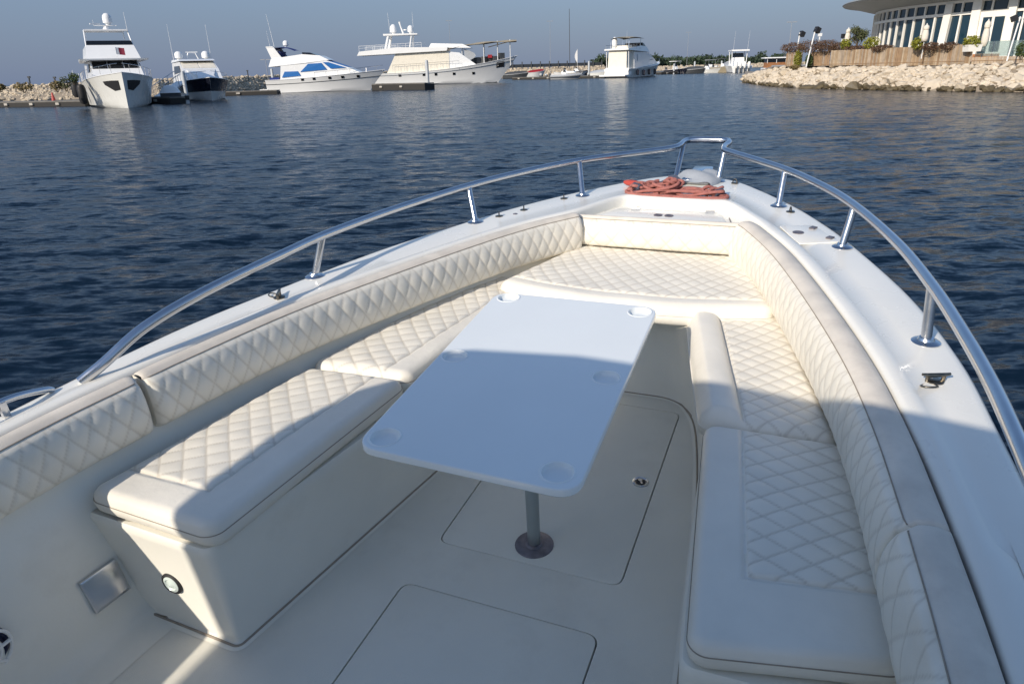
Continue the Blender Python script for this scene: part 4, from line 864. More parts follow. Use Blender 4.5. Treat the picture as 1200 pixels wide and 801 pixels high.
small_boat(617, 90.8, 4, 5.6, 2.6, 1.25, 'bwhite', 'small boat under a dark red cover', 'cover', 'red')
small_boat(646, 93.5, -12, 6.5, 2.5, .55, 'grey', 'grey inflatable with an open helm and pale bow', 'rib', 'grey')
small_boat(672, 89.6, -165, 6.0, 2.4, .9, 'white', 'white open boat beside the beige-canvas yacht', 'open')
small_boat(664, 88.6, -15, 7.5, 2.8, 1.1, 'hnavy', 'navy boat with a white canopy behind the small craft', 'top', 'white')
small_boat(628, 88.6, -150, 6.5, 2.6, 1.1, 'white', 'white boat with a dark canopy behind the dark red cover', 'top', 'dkgrey')
small_boat(690, 89.5, -30, 7.0, 2.4, .8, 'bwhite', 'low pale boat with a grey cover against the stern-on yacht', 'cover', 'grey')
small_boat(797, 86.6, -20, 6.5, 2.6, .9, 'dkgrey', 'dark covered boat at the left end of the far pontoon', 'cover', 'dkgrey')
small_boat(816, 86.0, -35, 6.5, 2.4, .8, 'bwhite', 'small white open boat beside the black canopy', 'open')
o = small_boat(836, 85.2, -62, 9.0, 3.9, 1.3, 'tan', 'tan-hulled boat under a black canopy on the far pontoon', 'top', 'dkgrey')
small_boat(848, 84.6, -60, 8.0, 2.8, .9, 'white', 'low white boat between the black canopy and the sport boat', 'cover', 'grey')
small_boat(604, 89.2, -20, 7.0, 2.8, 1.1, 'white', 'white boat with a tan canopy just past the awning yacht bow', 'top', 'tan')
small_boat(781, 86.9, -55, 7.0, 2.8, 1.0, 'hnavy', 'navy boat with a white canopy right of the stern-on yacht', 'top', 'white')
small_boat(826, 84.4, -80, 8.0, 3.2, 1.2, 'white', 'white boat with a grey canopy behind the far pontoon', 'top', 'grey')
small_boat(856, 84.0, -75, 7.0, 2.8, 1.0, 'dkgrey', 'dark boat with a white canopy next to the four-engine boat', 'top', 'white')
# sport boat stern-on with four engines
p, a = face_to(869, 85.4, 84); L = 12.; o = empty('sport_boat', p, a, 'white hard-top sport boat stern-on with four white outboards', 'boat', 'small craft on the far pontoons'); o.scale = (1.4,) * 3
zf, hb, half = hull(o, L, 3.9, 2.0, 1.1, 'white', rake=1.4, wl=.84)
for y in (-1.05, -.35, .35, 1.05):
    e = MB().lathe([(.12, 0), (.24, .25), (.27, .7), (.2, .98), (.05, 1.05)], (-.45, y, .75), 10).build('outboard', 'white', o); MB().box((-.45, y, .3), (.3, .22, .9)).build('engine_leg', 'dkgrey', e)
cabin(o, 'console', [(3.5, 1.1, 1.1), (7, 1.2, 1.0), (5.8, 2.4, .9), (3.7, 2.5, 1.0)], 'white'); cabin(o, 'console_screen', [(4.0, 2.45, .95), (5.8, 2.4, .9), (5.0, 3.2, .85), (4.1, 3.2, .9)], 'dkglass'); cabin(o, 'hard_top', [(2.2, 3.5, 1.5), (6.2, 3.55, 1.4), (6.0, 3.75, 1.35), (2.2, 3.75, 1.5)], 'white')
for x in (2.9, 5.2):
    for s in (1, -1): MB().tube([(x, s * 1.2, 1.2), (x, s * 1.3, 3.52)], .07, 6).build('top_leg', 'white', o)
antenna(o, 2.5, 1.2, 3.7, 3.0, -.8); antenna(o, 2.5, -1.2, 3.7, 3.0, -.8)
# houseboat with a flat white roof behind the rock point
p, a = face_to(893, 84.5, 0); o = empty('houseboat', p, R(-4), 'low houseboat with flat white roof and dark windows behind the rock point', 'boat')
MB().prism(rrect(0, 7.5, -1.7, 1.7, .25), -.2, .9, .06).build('pontoon_hull', 'white', o); MB().box((3.9, 0, 1.5), (6.6, 3.0, 1.2)).build('cabin_wall', 'teak', o); MB().box((3.9, 0, 2.55), (6.5, 2.9, .95)).build('window_band', 'dkglass', o)
for x in (.65, 2.8, 5.0, 7.1): MB().box((x, -1.5, 2.5), (.1, .08, 1.1)).build('window_post', 'white', o)
MB().prism(rrect(-.1, 7.9, -1.9, 1.9, .3), 3.0, 3.28, .05).build('roof', 'white', o); MB().box((5.2, 0, 3.55), (.7, .7, .5)).build('roof_unit', 'dkgrey', o)
# sailing boat whose tall mast stands above the pontoon
p, a = face_to(650, 92.0, -20); o = empty('sailing_boat', p + Vector((0, 9, 0)), a, 'sailing boat with a tall bare mast behind the grey inflatable', 'boat')
hull(o, 9, 2.9, 1.3, 1.0, 'white', rake=1.5); cabin(o, 'coachroof', [(2.5, 1.0, .9), (6.2, 1.1, .6), (5.6, 1.5, .6), (2.7, 1.6, .9)], 'white'); MB().tube([(4.6, 0, 1.0), (4.4, 0, 15.6)], [.09, .06], 6).build('mast', 'dkgrey', o); MB().tube([(4.6, 0, 2.2), (1.0, 0, 2.3)], .06, 6).build('boom', 'dkgrey', o)

# ------------------------------------------------------------------ pontoons, piles, posts
def pontoon(x0, y0, x1, y1, w, lab, h=.5, m='dock'):
    a, b = on_water(x0, y0), on_water(x1, y1); d = (b - a); Ln = d.length; an = math.atan2(d.y, d.x); o = empty('pontoon', a, an, lab, 'pontoon')
    MB().box((Ln / 2, w / 2, h / 2 - .1), (Ln, w, h)).build('float', m, o); MB().box((Ln / 2, w / 2, h - .02), (Ln - .1, w * .96, .12)).build('pontoon_deck', 'deckgrey', o)
    for k in range(int(Ln / 4)): MB().box((2 + 4 * k, -.08, h * .55), (.5, .18, .22)).build('bumper', 'concrete', o)
    return o
pontoon(-60, 126.5, 100, 124.5, 2.2, 'dark pontoon in front of the left breakwater rocks'); pontoon(174, 121.5, 200, 122.0, 1.6, 'dark pontoon end between the flagged yacht and the navy cruiser', .6); pontoon(262, 112.5, 325, 110.5, 2.2, 'dark pontoon between the navy cruiser and the blue-window cruiser'); pontoon(436, 106.0, 498, 105.3, 2.0, 'black pontoon end beside the awning yacht hull', .85)
pontoon(600, 93.8, 708, 91.6, 2.0, 'pontoon carrying the small boats left of the stern-on yacht', .5); pontoon(775, 87.5, 860, 84.2, 2.0, 'far pontoon left of the four-engine sport boat', .6)
def pile(px, py, h, r, lab):
    p = on_water(px, py); o = empty('mooring_pile', p, 0, lab, 'pile', 'round mooring piles'); MB().lathe([(r, -.5), (r, h - .12), (r * .7, h), (.02, h + .05)], (0, 0, 0), 14).build('pile_shaft', 'pile', o, 40); MB().lathe([(r * 1.15, .35), (r * 1.15, .75)], (0, 0, 0), 12).build('pile_guide', 'dock', o)
pile(220.5, 121.5, 2.95, .17, 'grey pile in front of the navy cruiser'); pile(502, 105.0, 3.75, .22, 'grey pile in front of the awning yacht hull'); pile(690, 91.8, 3.5, .22, 'pale pile just left of the stern-on yacht'); pile(322, 108, 3.4, .2, 'pale pile behind the blue-window cruiser stern')
pile(789.5, 87.0, 2.5, .2, 'short pale pile right of the stern-on yacht'); pile(813.5, 86.0, 2.9, .22, 'pale pile at the middle of the far pontoon'); pile(845, 84.6, 2.9, .22, 'pale pile behind the low white boat'); pile(634, 92.5, 1.2, .35, 'stubby pile in front of the dark red cover'); pile(640, 92.6, 1.1, .3, 'second stubby pile next to the grey inflatable')
# gangway and post boxes on the pontoon between the two left yachts
o = empty('gangway', on_water(186, 121.0), R(80), 'white sloping gangway with rails between the two left yachts', 'gangway')
MB().box((2.5, 0, 1.3), (4.5, 1.2, .15), 0, None, Matrix.Rotation(R(-18), 4, 'Y')).build('gangway_deck', 'white', o)
for s in (1, -1):
    rl = MB(); rl.tube([(.4, s * .6, 1.7), (4.6, s * .6, 3.1)], .035, 5)
    for x in (.4, 1.8, 3.2, 4.6): rl.tube([(x, s * .6, .6 + .33 * (x - .4)), (x, s * .6, 1.7 + .333 * (x - .4))], .03, 5)
    rl.build('gangway_rail', 'chrome', o)
o = empty('gear_cart', on_water(199, 121.5) + Vector((0, .6, .55)), .3, 'white tarpaulin-covered cart on the pontoon by the grey pile', 'cart'); MB().grid([[(x, y, .45 + .75 * (1 - abs(x) ** 3) * (1 - abs(y / .7) ** 3)) for y in np.linspace(-.7, .7, 7)] for x in np.linspace(-1, 1, 9)]).build('tarpaulin', 'white', o, 70); MB().box((0, 0, .25), (1.8, 1.2, .4)).build('cart_body', 'dkgrey', o)
o = empty('traffic_cone', on_water(58, 124.8) + Vector((0, 1, .42)), 0, 'red traffic cone on the pontoon before the rocks', 'cone'); MB().lathe([(.22, .03), (.06, .9), (.04, .92)], (0, 0, 0), 12).build('cone_body', 'float', o); MB().box((0, 0, .02), (.6, .6, .05)).build('cone_base', 'float', o)
def lamp_post(px, py_top, dist, h_arm, lab, r=.055, kind='street'):
    q = at_depth(px, py_top, dist); o = empty('street_lamp', (q.x, q.y, 1.0), 0, lab, 'street lamp', 'street lamps beyond the pontoons'); h = q.z - 1.0
    MB().tube([(0, 0, 0), (0, 0, h)], [r, r * .6], 7).build('post', 'lamppost', o); hd = MB(); hd.box((-.45, 0, h), (.7, .2, .1)); hd.box((.45, 0, h), (.7, .2, .1)); hd.build('lamp_head', 'lamppost', o)
lamp_post(526, 24.5, 190, 1, 'thin street lamp rising behind the awning yacht deckhouse'); lamp_post(644.5, 25, 190, 1, 'thin street lamp beside the bare mast'); lamp_post(807, 38, 230, 1, 'thin street lamp above the far trees'); lamp_post(928, 26, 120, 1, 'thin street lamp above the houseboat', .05); lamp_post(311, 70, 120, 1, 'short lamp post behind the blue-window cruiser stern')
o = empty('beach_flag', at_depth(676.5, 84, 150), 0, 'small white feather flag near the stern-on yacht', 'flag'); MB().tube([(0, 0, 0), (0, 0, 4.2)], .03, 5).build('flag_pole', 'post', o); MB().grid([[(-.02 - .5 * math.sin(math.pi * v) * u, .03 * math.sin(5 * v), 1.6 + 2.5 * v) for u in (0, .5, 1)] for v in np.linspace(0, 1, 8)]).build('flag_sail', 'flagw', o)

# ------------------------------------------------------------------ rocks
def rock_mesh(seed, npt=24, flat=.75):
    r_ = random.Random(seed); bm = bmesh.new()
    for k in range(npt):
        v = Vector((r_.gauss(0, 1), r_.gauss(0, 1), r_.gauss(0, 1))).normalized(); bm.verts.new((v.x * r_.uniform(.8, 1.1), v.y * r_.uniform(.7, 1.05), v.z * flat * r_.uniform(.75, 1.05)))
    bmesh.ops.convex_hull(bm, input=bm.verts[:]); 
    for v in [v for v in bm.verts if not v.link_faces]: bm.verts.remove(v)
    bmesh.ops.bevel(bm, geom=bm.edges[:], offset=.07, segments=1, affect='EDGES') if False else None
    me = bpy.data.meshes.new('boulder'); bm.to_mesh(me); bm.free(); return me
rockmeshes = {}
for mk in ('rock', 'rock2', 'wetrock'):
    rockmeshes[mk] = []
    for k in range(10):
        me = rock_mesh(k + 20); me.materials.append(M[mk]); rockmeshes[mk].append(me)
def scatter_rocks(name, label, cat, pts, kind='stuff', m='rock'):
    b = MB(); src = [([v.co[:] for v in me.vertices], [tuple(p.vertices) for p in me.polygons]) for me in rockmeshes['rock']]
    for (x, y, z, r_) in pts:
        vs, fs = random.choice(src); mt = Matrix.Rotation(random.uniform(0, 6.3), 3, 'Z') @ Matrix.Rotation(random.uniform(-.6, .6), 3, 'X'); b.add([tuple(Vector((x, y, z)) + (mt @ Vector(v)) * r_) for v in vs], fs)
    o = b.build(name, m, None, 0, fixn=False); return tag(o, label, cat, None, kind)
# left breakwater runs away behind the yachts
bwl = [on_water(-220, 128), on_water(-60, 121.5), on_water(60, 117.5), on_water(180, 113.5), on_water(300, 106.5), on_water(420, 99.5), on_water(560, 91.8), on_water(640, 89.4), on_water(710, 87.2)]
bwl = [Vector((p.x, p.y + 1.5, 0)) for p in bwl]
def back(p, k): d = Vector((p.x, p.y, 0)).normalized(); return Vector((p.x, p.y, 0)) + d * k
core = MB(); HB = 2.0
hts = [2.1, 2.1, 2.1, 2.3, 2.4, 2.55, 2.7, 2.7, 2.7]
core.grid([[(*back(p, 0)[:2], -.5), (*back(p, 1.0)[:2], .6), (*back(p, 3.2)[:2], h - .25), (*back(p, 6)[:2], h - .15), (*back(p, 10)[:2], -.8)] for p, h in zip(bwl, hts)])
co = core.build('breakwater', 'earth', None, 30); tag(co, 'long pale rubble breakwater behind the moored yachts', 'breakwater')
pts = []
for i in range(len(bwl) - 1):
    a_, b_ = bwl[i], bwl[i + 1]; Ln = (b_ - a_).length
    for k in range(int(Ln * (42 if i < 5 else 16))):
        t = random.random(); f_ = random.random() ** .8; p = a_.lerp(b_, t); h = hts[i] * (1 - t) + hts[i + 1] * t; q = back(p, .3 + 3.6 * f_ + random.uniform(0, .3)); pts.append((q.x, q.y, min(1, f_ * 1.12) * (h - .15) + random.uniform(-.05, .12), random.uniform(.2, .46) * (1 if i < 5 else 1.3)))
rk = scatter_rocks('breakwater_rubble', None, None, pts); rk.parent = co; del rk['kind']; rk['kind'] = 'stuff'

# right-hand rock point
wl_pts = [(872, 96.0), (884, 98.5), (905, 101.2), (950, 103.8), (1000, 105.0), (1060, 106.3), (1120, 107.3), (1200, 108.2), (1290, 109.0), (1400, 110.0), (1800, 114.0), (2600, 122.0)]
pw = [on_water(*p) for p in wl_pts]
tip = pw[0]
fence_line = [on_water(903, 78, 1.68)] if False else None
ZT = 1.62
rise = [1.0, 3.0, 4.0, 4.0, 3.8, 3.6, 3.5, 3.4, 3.4, 3.4, 3.4, 3.4]
top_in = [back(p, r_) for p, r_ in zip(pw, rise)]
terr = MB()
terr.grid([[(*back(p, -.4)[:2], -.8), (*p[:2], -.1), (*q[:2], (ZT - .12) if i > 1 else (.5 + .5 * i)), (*back(p, r_ + 1.5)[:2], ZT - .04 if i > 1 else .6 + .5 * i), (*(back(p, r_ + 70 if i > 1 else r_ + 60)[:2]), ZT - .04 if i > 1 else .6)] for i, (p, q, r_) in enumerate(zip(pw, top_in, rise))])
to = terr.build('terrain', 'earth', None, 40); to['kind'] = 'structure'
rip = empty('rock_revetment', pw[4], 0, 'pale limestone boulder bank below the wooden fence', 'rocks'); BR = pw[4]
cands = []
for i in range(len(pw) - 4):
    a_, b_ = pw[i], pw[i + 1]; ra, rb_ = rise[i], rise[i + 1]; Ln = (b_ - a_).length; n_ = int(Ln * 16)
    for k in range(n_):
        t = random.random(); f_ = random.random(); p = a_.lerp(b_, t); r_ = ra * (1 - t) + rb_ * t; zt = ZT if i > 1 else (.6 + .5 * (i + t)); q = back(p, f_ * r_); z = f_ * (zt - .1)
        cands.append((f_, q.x, q.y, z, random.uniform(.32, .72) * (1 - .3 * f_)))
random.shuffle(cands); kept = []
for c in cands:
    if all((c[1] - d[1]) ** 2 + (c[2] - d[2]) ** 2 * .6 + (c[3] - d[3]) ** 2 > (.62 * (c[4] + d[4])) ** 2 for d in kept): kept.append(c)
kept = sorted(kept, key=lambda c: math.hypot(c[1], c[2]))[:300]
for f_, x, y, z, r_ in kept:
    mk = 'wetrock' if z < .18 else random.choice(('rock', 'rock2', 'rock2')); o = bpy.data.objects.new('boulder', random.choice(rockmeshes[mk])); COL.objects.link(o); o.parent = rip
    o.location = (x - BR.x, y - BR.y, z + .02); o.rotation_euler = (random.uniform(-.4, .4), random.uniform(-.4, .4), random.uniform(0, 6.3)); o.scale = (r_ * random.uniform(1.0, 1.45), r_ * random.uniform(.9, 1.1), r_ * random.uniform(.8, 1.1))
fill = []
for k in range(2600):
    i = random.choices(range(len(pw) - 4), [(pw[j + 1] - pw[j]).length for j in range(len(pw) - 4)])[0]; t = random.random(); f_ = random.random(); p = pw[i].lerp(pw[i + 1], t); r_ = rise[i] * (1 - t) + rise[i + 1] * t; zt = ZT if i > 1 else (.6 + .5 * (i + t)); q = back(p, f_ * r_); fill.append((q.x, q.y, f_ * (zt - .1) + .05, random.uniform(.10, .30)))
fo_ = scatter_rocks('small_stones', None, None, [p for p in fill if p[2] > .25], m='rock2'); fo_.parent = rip; fo_.matrix_parent_inverse = Matrix.Translation(-BR); fo2 = scatter_rocks('wet_stones', None, None, [p for p in fill if p[2] <= .25], m='wetrock'); fo2.parent = rip; fo2.matrix_parent_inverse = Matrix.Translation(-BR)

# ------------------------------------------------------------------ terrace: fence, planting, lamps, round building
WOOD = []
for k, c in enumerate(((.32, .22, .13), (.37, .27, .17), (.29, .19, .11), (.41, .32, .22), (.38, .30, .22), (.33, .26, .19))): WOOD.append(mat('fence_wood_%d' % k, c, .75, var=.2, vscale=2.5, bump=.3, bscale=30))
def plank_fence(line, z0, z1, lab, w=.17, mats=None):
    P, L_ = resample([(p.x, p.y) for p in line], w); o = empty('plank_fence', (P[0][0], P[0][1], z0), 0, lab, 'fence')
    groups = {}
    for i in range(len(P) - 1):
        a_, b_ = P[i], P[i + 1]; c = (a_ + b_) / 2 - P[0]; an = math.atan2(*(b_ - a_)[::-1]); m_ = random.choice(mats or range(len(WOOD))); groups.setdefault(m_, MB()).box((c[0] + random.uniform(-.006, .006), c[1] + random.uniform(-.012, .012), (z1 - z0) / 2 + random.uniform(-.012, .012)), (w - .014, .03, z1 - z0), an)
    for m_, b in groups.items(): b.build('planks', WOOD[m_], o, 0)['kind'] = 'stuff'
    bk = MB().tube([(*(p - P[0]), z_) for z_ in (.25,) for p in P[::4]], .045, 4); bk.build('fence_bearer', WOOD[2], o)
    return o
d_at = lambda px, d: at_depth(px, 70, d)
def lerp_d(px): return np.interp(px, [903, 985, 1138, 1250, 1420], [76, 65, 54, 50, 46])
fA = [d_at(px, lerp_d(px)) for px in (973, 1020, 1080, 1138)]
plank_fence(fA, ZT, 3.0, 'long warm wooden plank fence on top of the boulder bank')
plank_fence([d_at(px, lerp_d(px)) for px in (1139, 1200, 1290, 1400)], ZT, 2.12, 'low plank wall stepping down in front of the lawn', mats=[3, 4, 5])
plank_fence([d_at(921, 74), d_at(932, 73.2), d_at(940, 72.5)], ZT, 3.02, 'short dark plank fence at the far end of the terrace', mats=[2, 5])
plank_fence([d_at(950, 71), d_at(960, 70), d_at(972.5, 69.2)], ZT, 3.0, 'darker plank fence panel beside the tall floodlight post', mats=[2, 5])
lw = [d_at(px, lerp_d(px)) for px in (1140, 1200, 1290, 1400)]
g = MB(); g.grid([[(p.x, p.y + .05, 2.10), (*back(p, 9)[:2], 2.10)] for p in lw]); lo_ = g.build('lawn', 'grass', None, 0); lo_['kind'] = 'structure'
g = MB(); g.grid([[(p.x, p.y + .1, 1.75), (*back(p, 40)[:2], 1.75)] for p in [d_at(px, lerp_d(px)) for px in (905, 940, 985, 1060, 1138)]]); te = g.build('terrace', 'concrete', None, 0); te['kind'] = 'structure'
def leaves(b, c, rad, n, size, shell=.35, seed=0):
    r_ = np.random.default_rng(seed)
    for k in range(n):
        v = nrm(r_.normal(size=3)); rr = (shell + (1 - shell) * r_.random()) * (1 + .22 * noise.noise(Vector(v * 2.3) + Vector((seed, 0, 0)))); p = np.array(c) + v * rad * rr; t = nrm(r_.normal(size=3)); u = nrm(np.cross(t, r_.normal(size=3))); s_ = size * r_.uniform(.6, 1.3)
        b.add([p - t * s_, p + u * s_ * .42, p + t * s_, p - u * s_ * .42], [(0, 1, 2, 3)])
    return b
def bush(px, py, dist, w, h, m, lab, n=650, size=.09, nm='bush'):
    q = at_depth(px, py, dist); o = empty(nm, (q.x, q.y, q.z - h / 2), 0, lab, 'bush', 'shrubs along the terrace')
    leaves(MB(), (0, 0, h / 2), np.array((w / 2, w / 2, h / 2)), n, size, .5, int(px)).build('foliage', m, o, 0, fixn=False)
    st = MB()
    for k in range(5): a_ = k * 1.26; st.tube([(.05 * math.cos(a_), .05 * math.sin(a_), -.15), (w * .3 * math.cos(a_), w * .3 * math.sin(a_), h * .6)], [.03, .012], 5)
    st.build('stem', 'bark', o); return o
bush(991, 52.5, 66, .95, .95, 'leafy', 'small round yellow-green bush by the slim black floodlight'); bush(1021, 51, 63, 1.35, 1.1, 'leafy', 'yellow-green bush left of the glass building'); bush(1076.5, 51, 58, 1.1, .95, 'leafy', 'round yellow-green bush before the dark windows'); bush(1139, 49, 54, 1.15, .85, 'leafy', 'yellow-green bush in the white planter')
o = empty('planter', at_depth(1139, 57.5, 54), 0, 'white box planter under a yellow-green bush', 'planter'); MB().box((0, 0, .05), (.9, .7, .45), 0, (1.1, 1.1)).build('planter_box', 'bwall', o); MB().box((0, 0, .29), (.85, .65, .04)).build('planter_soil', 'earth', o)
hp = [(930, 56.5, 74, 2.6, 1.0), (951, 54.5, 71, 3.0, 1.25), (968, 54, 69.5, 2.6, 1.15), (984, 55.5, 67.5, 2.2, .8), (1005, 57, 65, 2.4, .55), (1035, 57, 62, 2.0, .6)]
labs = ['low russet shrub at the far end of the terrace', 'dense russet shrub behind the tall floodlight', 'russet shrub right of the tall floodlight', 'russet shrub under the far closed parasol', 'low russet shrub below the small tree', 'low russet shrub at the corner of the glass building']
for (px, py, d, w, h), lb in zip(hp, labs): bush(px, py, d, w, h, 'leafr', lb, 1500, .07)
for px, py, d, lb in ((1091, 54.5, 57, 'small russet shrub under the reflecting windows'), (1112, 54, 56, 'rounded russet shrub beside the planter'), (1199, 58, 49.5, 'dark green shrub at the right edge of the lawn')): bush(px, py, d, 1.5 if px < 1150 else .9, .6 if px < 1150 else 1.0, 'leafr' if px < 1150 else 'leaf', lb, 500, .08)
bush(935, 69, 71.5, .75, 1.6, 'leafy', 'yellowish climbing plant on the fence end'); bush(948, 71, 70.5, .7, 1.3, 'leaf', 'dark green shrub beside the tall white post'); bush(931, 79, 70, .9, .35, 'leafd', 'dry tuft on the boulder bank')
# small tree
q = at_depth(1004, 57, 66); o = empty('small_tree', (q.x, q.y, 1.7), 0, 'small olive tree with a round crown on the terrace', 'tree'); ct = at_depth(1003, 41, 66) - Vector((q.x, q.y, 1.7))
tr = MB(); tr.tube([(0, 0, 0), (.03, 0, ct.z * .4), (-.02, 0, ct.z * .8)], [.10, .08, .05], 7)
for k in range(7): a_ = k * .9; tr.tube([(0, 0, ct.z * (.55 + .04 * k)), (.7 * math.cos(a_), .7 * math.sin(a_), ct.z + .25 * math.sin(k * 2))], [.04, .012], 5)
tr.build('trunk', 'bark', o); cw = MB()
for k in range(9): a_ = k * 2.4; rr = .62 * math.sqrt((k + .5) / 9); leaves(cw, (rr * math.cos(a_), rr * math.sin(a_), ct.z + .35 * math.sin(k * 1.9)), np.array((.5, .5, .42)), 170, .085, .2, k + 40)
cw.build('crown', 'leafo', o, 0, fixn=False)
def parasol(px, py_t, py_b, d, lab):
    t_, b_ = at_depth(px, py_t, d), at_depth(px, py_b, d); h = t_.z - b_.z; o = empty('closed_parasol', b_, 0, lab, 'parasol', 'closed parasols on the terrace')
    pr = [(.10, 0), (.19, .03 * h), (.23, .2 * h), (.22, .45 * h), (.17, .66 * h), (.16, .71 * h), (.20, .78 * h), (.17, .9 * h), (.04, h)]
    n = 14; V_ = [(r_ * (1 + .12 * (k % 2)) * math.cos(2 * math.pi * k / n), r_ * (1 + .12 * (k % 2)) * math.sin(2 * math.pi * k / n), z) for r_, z in pr for k in range(n)]
    b = MB(); b.add(V_, [(i * n + k, i * n + (k + 1) % n, (i + 1) * n + (k + 1) % n, (i + 1) * n + k) for i in range(len(pr) - 1) for k in range(n)] + [tuple(range((len(pr) - 1) * n, len(pr) * n))]); b.build('folded_canopy', 'parasol', o, 70)
    MB().tube([(0, 0, -1.2), (0, 0, h + .08)], .035, 6).build('parasol_pole', 'post', o); MB().lathe([(.175, .69 * h), (.185, .71 * h), (.175, .73 * h)], (0, 0, 0), 12).build('tie_strap', 'tan', o)
parasol(992.5, 33.5, 50, 67, 'closed beige parasol near the small tree'); parasol(1083, 29, 49, 57.5, 'closed beige parasol before the dark windows'); parasol(1152.5, 24, 55, 54.5, 'closed beige parasol beside the white door')
def floodlight(px, py_b, py_t, d, lab, lean=.0, heads=((.0, 1),), s=1., post='post'):
    t_, b_ = at_depth(px, py_t, d), at_depth(px, py_b, d); h = t_.z - b_.z; o = empty('floodlight_post', b_, 0, lab, 'floodlight', 'floodlight posts on the terrace')
    MB().tube([(0, 0, -.3), (lean, 0, h)], .055 * s, 7).build('post', post, o)
    for dx, k in heads: hd = MB(); hd.box((lean + dx + .16 * k, -.05, h - .12 * s), (.42 * s, .36 * s, .42 * s), .3 * k, None, Matrix.Rotation(R(24) * k, 3, 'Y').to_4x4()); hd.build('lamp_head', 'lampbox', o); MB().tube([(lean, 0, h - .1), (lean + dx + .12 * k, 0, h - .1)], .035, 5).build('lamp_bracket', 'post', o)
floodlight(944.5, 77, 34, 70, 'tall white post with a black floodlight in front of the fence gap', .5, ((.0, 1),), 1.1); floodlight(934, 58, 38.5, 73.5, 'white post with a black floodlight further along the terrace', .1, ((.05, 1),), 1.05); floodlight(985.5, 54, 41, 68, 'short post with a small black floodlight by the far parasol', .05, ((.05, 0),), .85)
floodlight(1181, 66, 20, 50, 'slim white post with two black floodlights before the building', .28, ((-.25, -1), (.35, 1)), .85)
q = at_depth(959, 57, 110); o = empty('street_lamp', (q.x, q.y, 1.0), 0, 'small pale lamp post behind the russet shrubs', 'street lamp', 'street lamps beyond the pontoons'); MB().tube([(0, 0, 0), (0, 0, at_depth(959, 42, 110).z - 1)], .09, 6).build('post', 'post', o); MB().box((0, 0, at_depth(959, 41, 110).z - 1), (.5, .3, .4)).build('lamp_head', 'post', o)
# glass balustrade before the door
o = empty('glass_balustrade', (0, 0, 0), 0, 'low clear glass balustrade on the edge of the lawn', 'balustrade'); gp = [d_at(px, lerp_d(px) + .8) for px in (1142, 1161, 1181, 1201, 1221, 1241)]
o.location = (gp[0].x, gp[0].y, 2.1)
for i in range(len(gp) - 1):
    a_, b_ = gp[i] - gp[0], gp[i + 1] - gp[0]; d_ = b_ - a_; c = (a_ + b_) / 2; MB().box((c.x, c.y, .55), (d_.length - .06, .015, 1.0), math.atan2(d_.y, d_.x)).build('glass_panel', 'glasspane', o, 0)
    MB().tube([(a_.x, a_.y, -.02), (a_.x, a_.y, 1.06)], .02, 5).build('balustrade_post', 'chrome', o)

# round building with slanted white frame, dark glass and a wide disc roof
bc = at_depth(1236, 70, 76); BC = Vector((bc.x, bc.y, 0)); RB, RR = 17.0, 20.5; Z0, Z1 = 1.75, 6.85
bd = empty('round_building', (BC.x, BC.y, Z0), 0, 'round white building with dark glass walls and a wide disc roof', 'building')
cpt = lambda r_, an, z: (r_ * math.cos(an), r_ * math.sin(an), z - Z0)
toward = math.atan2(-BC.y, -BC.x)
def arc_strip(r0, r1, a0, a1, z0, z1, k=2):
    """a slab of wall between two radii along an arc"""
    b = MB(); an = np.linspace(a0, a1, k + 1)
    for i in range(k):
        p = [cpt(r, a, z) for z in (z0, z1) for a in (an[i], an[i + 1]) for r in (r0, r1)]
        b.add(p, [(0, 2, 3, 1), (4, 5, 7, 6), (0, 1, 5, 4), (2, 6, 7, 3), (1, 3, 7, 5), (0, 4, 6, 2)])
    return b
A0, A1 = toward - R(98), toward + R(62); NB = 38; da = (A1 - A0) / NB
arc_strip(RB - .35, RB - .25, A0, A1, Z0, Z1, NB).build('inner_wall', 'bglass', bd, 0)
arc_strip(RB - .22, RB + .06, A0, A1, 5.62, 5.86, NB).build('transom_band', 'bwall', bd, 0); arc_strip(RB - .22, RB + .10, A0, A1, 6.62, Z1, NB).build('head_band', 'bwall', bd, 0); arc_strip(RB - .22, RB + .12, A0, A1, Z0, Z0 + .25, NB).build('sill_band', 'bwall', bd, 0)
for k in range(NB):
    a_ = A0 + da * k; pier = (k % 12) in (4,)
    # slanted fin
    wv = .70 if pier else .15; sl = .12 if not pier else .30; b = MB(); P_ = []
    for z, off in ((Z0 + .25, -sl / 2), (6.62, sl / 2)):
        an = a_ + (off) / RB
        for dr, dw in ((-.2, -wv / 2), (-.2, wv / 2), (.06 if not pier else .2, wv / 2), (.06 if not pier else .2, -wv / 2)): P_.append(cpt(RB + dr, an + dw / RB, z))
    b.add(P_, [(0, 1, 2, 3), (7, 6, 5, 4), (0, 4, 5, 1), (1, 5, 6, 2), (2, 6, 7, 3), (3, 7, 4, 0)]); b.build('pier' if pier else 'mullion', 'bwall', bd, 0)
    for z0_, z1_ in ((Z0 + .25, 5.62), (5.86, 6.62)):
        b = MB(); a0_, a1_ = a_ + .12 / RB, a_ + da - .12 / RB; b.add([cpt(RB - .1, a0_, z0_), cpt(RB - .1, a1_, z0_), cpt(RB - .1, a1_, z1_), cpt(RB - .1, a0_, z1_), cpt(RB - .14, a0_, z0_), cpt(RB - .14, a1_, z0_), cpt(RB - .14, a1_, z1_), cpt(RB - .14, a0_, z1_)], [(0, 1, 2, 3), (7, 6, 5, 4), (0, 4, 5, 1), (1, 5, 6, 2), (2, 6, 7, 3), (3, 7, 4, 0)]); b.build('window_pane', 'bglass', bd, 0)
